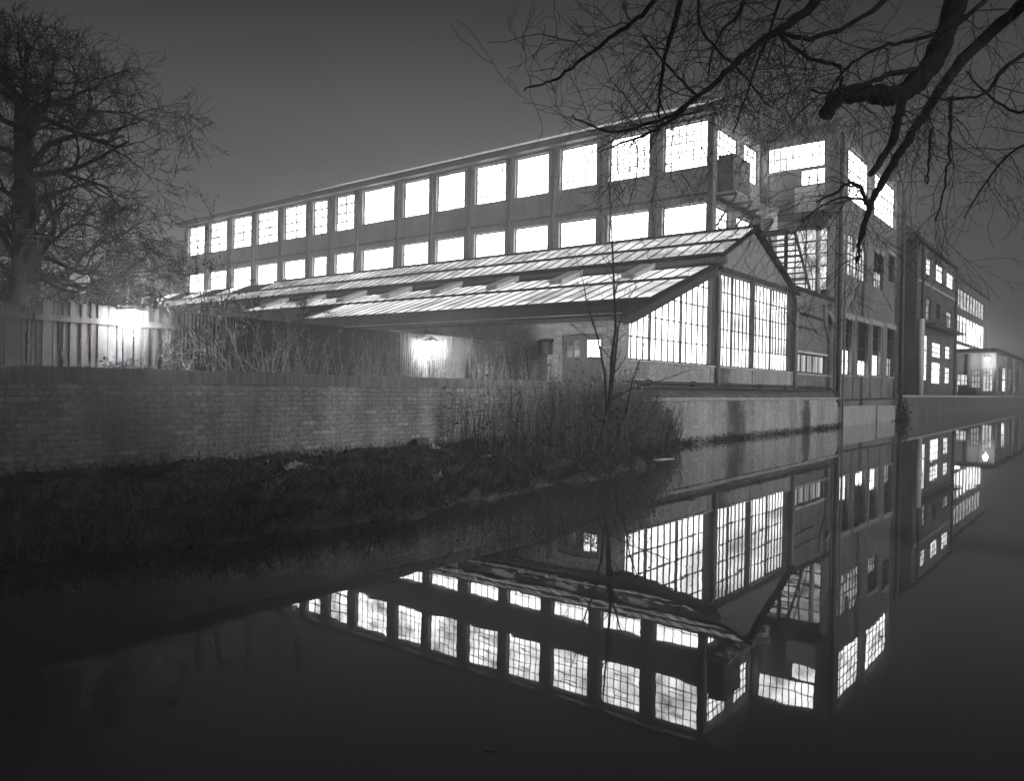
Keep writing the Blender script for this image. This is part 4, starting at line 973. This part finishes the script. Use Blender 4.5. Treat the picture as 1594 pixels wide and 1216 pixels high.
for k in range(1900):   # weeds at the foot of the wall along the water
    x = r.uniform(20, 41) if r.random() < .6 else r.choice((25.2, 27.0, 37, 40.5, 52.5)) + r.gauss(0, .5); y = wally(min(x, 40)) - r.uniform(0, .12)
    if x > 40: y = GY - .03
    mb.leaf((x, y, max(.01, r.gauss(.05, .07))), r.uniform(.02, .06), r)
for k in range(900):   # growth at the tower's far corner
    mb.leaf((53.9 + r.gauss(.2, .4), GY - .3 + r.gauss(0, .15), r.uniform(0, 1.6) * r.random()), r.uniform(.05, .12), r)
tag(mb.build('water_weeds', M['leaf_dark']), kind='stuff')
mb = MB()
for k in range(700):   # leaves and specks lying on the water
    x = r.uniform(2, 30); y = bank_edge(x) - abs(r.gauss(0, .9)) if r.random() < .7 else r.uniform(.8, 8)
    a_ = r.random() * 6.28; q_ = r.uniform(.008, .035); c_, s__ = math.cos(a_) * q_, math.sin(a_) * q_
    mb.quad((x - c_, y - s__, .004), (x + s__ * .5, y - c_ * .5, .004), (x + c_, y + s__, .006), (x - s__ * .5, y + c_ * .5, .004))
tag(mb.build('floating_leaves', M['leaf']), kind='stuff')

# sapling with twin stems in front of the pier
sp_ = thing('sapling', 'tall thin bare sapling with twin stems in front of the brick pier', 'tree', (15.2, 9.2, .4))
r = random.Random(77); st = MB(); tw_ = MB()
def sap(pts, r0, r1, nk, ln):
    P = [pix(*p_) for p_ in pts]; rad = [r0 + (r1 - r0) * i / (len(P) - 1) for i in range(len(P))]; st.tube(P, rad, 7, False)
    for k in range(nk):
        t = r.uniform(.25, 1) * (len(P) - 1); i = min(int(t), len(P) - 2); b = P[i].lerp(P[i + 1], t - i); d = (P[i + 1] - P[i]).normalized()
        a = r.random() * 6.283; grow(tw_, b, d * .8 + Vector((math.cos(a), math.sin(a), .25)) * .7, ln * r.uniform(.5, 1.1), max(.003, rad[i] * .4), 1, r, .6, .03, (1, 3), .5, 5, 4, None, .14, .0025)
D0 = 17.0
sap([(925, 712, D0), (940, 665, D0), (950, 620, D0), (952, 560, D0), (958, 510, D0), (956, 460, D0), (954, 400, D0), (951, 340, D0), (948, 285, D0)], .055, .008, 20, .8)
sap([(950, 620, D0), (957, 560, D0 + .1), (962, 510, D0 + .1), (975, 470, D0 + .2), (1000, 430, D0 + .3)], .036, .005, 8, .6)
sap([(945, 640, D0), (941, 580, D0 - .1), (930, 525, D0 - .1), (915, 480, D0 - .2), (908, 440, D0 - .2), (895, 395, D0 - .3)], .03, .005, 10, .7)
sap([(952, 560, D0), (935, 540, D0 - .2), (900, 515, D0 - .4), (880, 490, D0 - .5)], .012, .003, 6, .5)
sap([(945, 625, D0), (985, 605, D0 - .1), (1030, 592, D0 - .2), (1075, 575, D0 - .2)], .018, .004, 9, .5)
sap([(955, 690, D0), (975, 640, D0), (985, 590, D0), (1000, 550, D0), (1005, 520, D0)], .022, .004, 9, .5)
st.build('stems', M['bark'], sp_, True); tw_.build('twigs', M['twig'], sp_)

# litter on the bank and the water
def crumple(name, label, cat, x, y, s_, seed, mat, dz=.05, group=None):
    rg = random.Random(seed); m = MB(); n_ = 7
    for i in range(n_):
        for j in range(n_):
            m.v.append((x + (i / (n_ - 1) - .5) * s_ + rg.gauss(0, s_ * .05), y + (j / (n_ - 1) - .5) * s_ * .8 + rg.gauss(0, s_ * .05), bank_z(x, y) + dz + abs(rg.gauss(0, s_ * .22))))
    for i in range(n_ - 1):
        for j in range(n_ - 1): m.f.append((i * n_ + j, (i + 1) * n_ + j, (i + 1) * n_ + j + 1, i * n_ + j + 1))
    return tag(m.build(name, mat), label, cat, group)
crumple('crumpled_paper', 'largest crumpled pale paper lying on the dark bank', 'litter', 6.45, 8.85, .30, 1, M['paper'], .08, 'litter on the bank')
crumple('crumpled_paper', 'small pale scrap of paper below the wall foot near the dead stalks', 'litter', 9.95, 9.55, .16, 2, M['paper'], .06, 'litter on the bank')
crumple('crumpled_paper', 'pale torn scrap at the foot of the reed thicket', 'litter', 10.6, 8.9, .14, 3, M['paper'], .06, 'litter on the bank')
crumple('crumpled_paper', 'dull scrap near the water edge in mid bank', 'litter', 8.6, 8.2, .16, 4, M['conc'], .05, 'litter on the bank')
br_ = thing('broken_brick', 'dark broken brick pushed against the foot of the wall', 'brick', (10.2, wally(10.2) - .25, .6))
MB().prism([(10.08, wally(10.1) - .3, .58), (10.34, wally(10.1) - .34, .60), (10.38, wally(10.1) - .2, .58), (10.12, wally(10.1) - .14, .57)], (.02, .01, .13)).build('block', M['brick_far'], br_)
dbx = pix(977, 716, 1.70 / ((716 - 605.3) / F)); 
db = thing('sunken_can', 'small round can half sunk at the water edge below the thicket', 'can', (dbx.x, dbx.y, 0))
MB().tube([(dbx.x - .02, dbx.y + .16, -.03), (dbx.x - .05, dbx.y - .02, .07)], .13, 14).build('can_body', M['paper'], db, True)
MB().tube([(dbx.x - .051, dbx.y - .026, .073), (dbx.x - .057, dbx.y - .06, .09)], [.115, .10], 14).build('dark_end', M['steel'], db)
fp = pix(1032, 716, 1.70 / ((716 - 606.3) / F))
m = MB().tube([(fp.x - .35, fp.y + .12, .01), (fp.x, fp.y, .015), (fp.x + .4, fp.y - .10, .01)], [.012, .016, .008], 5)
tag(m.build('floating_stick', M['sill']), 'thin pale stick floating on the water off the glasshouse wall', 'stick')

# ------------------------------------------------------------------ unseen block added on the camera's bank to shade the left end
wh = thing('shade_block', 'unseen tall block added behind the viewpoint to shade the left end', 'building', (-10, -7, .2))
m = MB().box(-34, 4.3, -12, -4, .2, 18); m.build('wall', M['brick_far'], wh)
MB().prism([(-34.3, -12.3, 18.005), (4.6, -12.3, 18.005), (4.6, -3.7, 18.005), (-34.3, -3.7, 18.005)], (0, 0, .3)).build('roof', M['sheet'], wh)
# ------------------------------------------------------------------ house outlines beyond the yard, left
def house(x, y, wx, wy, hz, rz, label, chim=True):
    t = thing('brick_house', label, 'house', (x, y, 1.0))
    MB().box(x - wx / 2, x + wx / 2, y - wy / 2, y + wy / 2, 1.0, hz).build('wall', M['brick_far'], t)
    m = MB().prism([(x - wx / 2 - .3, y - wy / 2 - .3, hz + .005), (x + wx / 2 + .3, y - wy / 2 - .3, hz + .005), (x, y - wy / 2 - .3, rz)], (0, wy + .6, 0)); ro_ = m.build('roof', M['sheet'], t)
    if chim:
        MB().box(x - .5, x + .5, y - wy / 2 + 1, y - wy / 2 + 2, rz - .8, rz + 1.2).build('chimney', M['brick_far'], ro_)
    for sx_ in (-1, 1):
        f = MB().box(x + sx_ * wx / 4 - .5, x + sx_ * wx / 4 + .5, y - wy / 2 - .04, y - wy / 2 - .003, hz - 2.4, hz - .8).build('window', M['sill'], t)
        MB().box(x + sx_ * wx / 4 - .42, x + sx_ * wx / 4 + .42, y - wy / 2 - .06, y - wy / 2 - .045, hz - 2.3, hz - .9).build('pane', M['black'], f)
house(35.5, 81, 9.5, 9, 12.6, 16.0, 'dark gabled house just left of the factory hall end')
house(24.5, 74, 9, 9, 11.2, 14.6, 'dark gabled house farther left, behind the bare trees')
bk = thing('flat_block', 'plain dark flat-topped block against the left end of the hall', 'building', (36, 70, 1.0))
MB().box(32.6, 40, 64, 76, 1.0, 13.2).build('wall', M['tar'], bk); MB().box(32.4, 40.2, 63.8, 76.2, 13.205, 13.45).build('roof', M['sheet'], bk)
# sheds seen past the canopy at the far right
sh = thing('far_shed', 'low dark pitched shed at the extreme right horizon', 'shed', (200, 19, 1.6))
MB().box(191, 230, 13.2, 30, 1.6, 7).build('wall', M['brick_far'], sh)
MB().prism([(191, 13, 7.01), (191, 30.2, 7.01), (191, 21, 11)], (39, 0, 0)).build('roof', M['sheet'], sh)

# ------------------------------------------------------------------ night haze over the whole place
HAZE = .0038
if HAZE:
    q = N('night_haze'); pv = q.n("ShaderNodeVolumePrincipled"); pv.inputs['Color'].default_value = (.9, .9, .9, 1); pv.inputs['Density'].default_value = HAZE; pv.inputs['Anisotropy'].default_value = .72
    q.l(pv.outputs[0], q.out.inputs['Volume'])
    hz = MB().box(-135, 440, -75, 420, -2.0, 24).build('haze', q.m); tag(hz, kind='stuff')
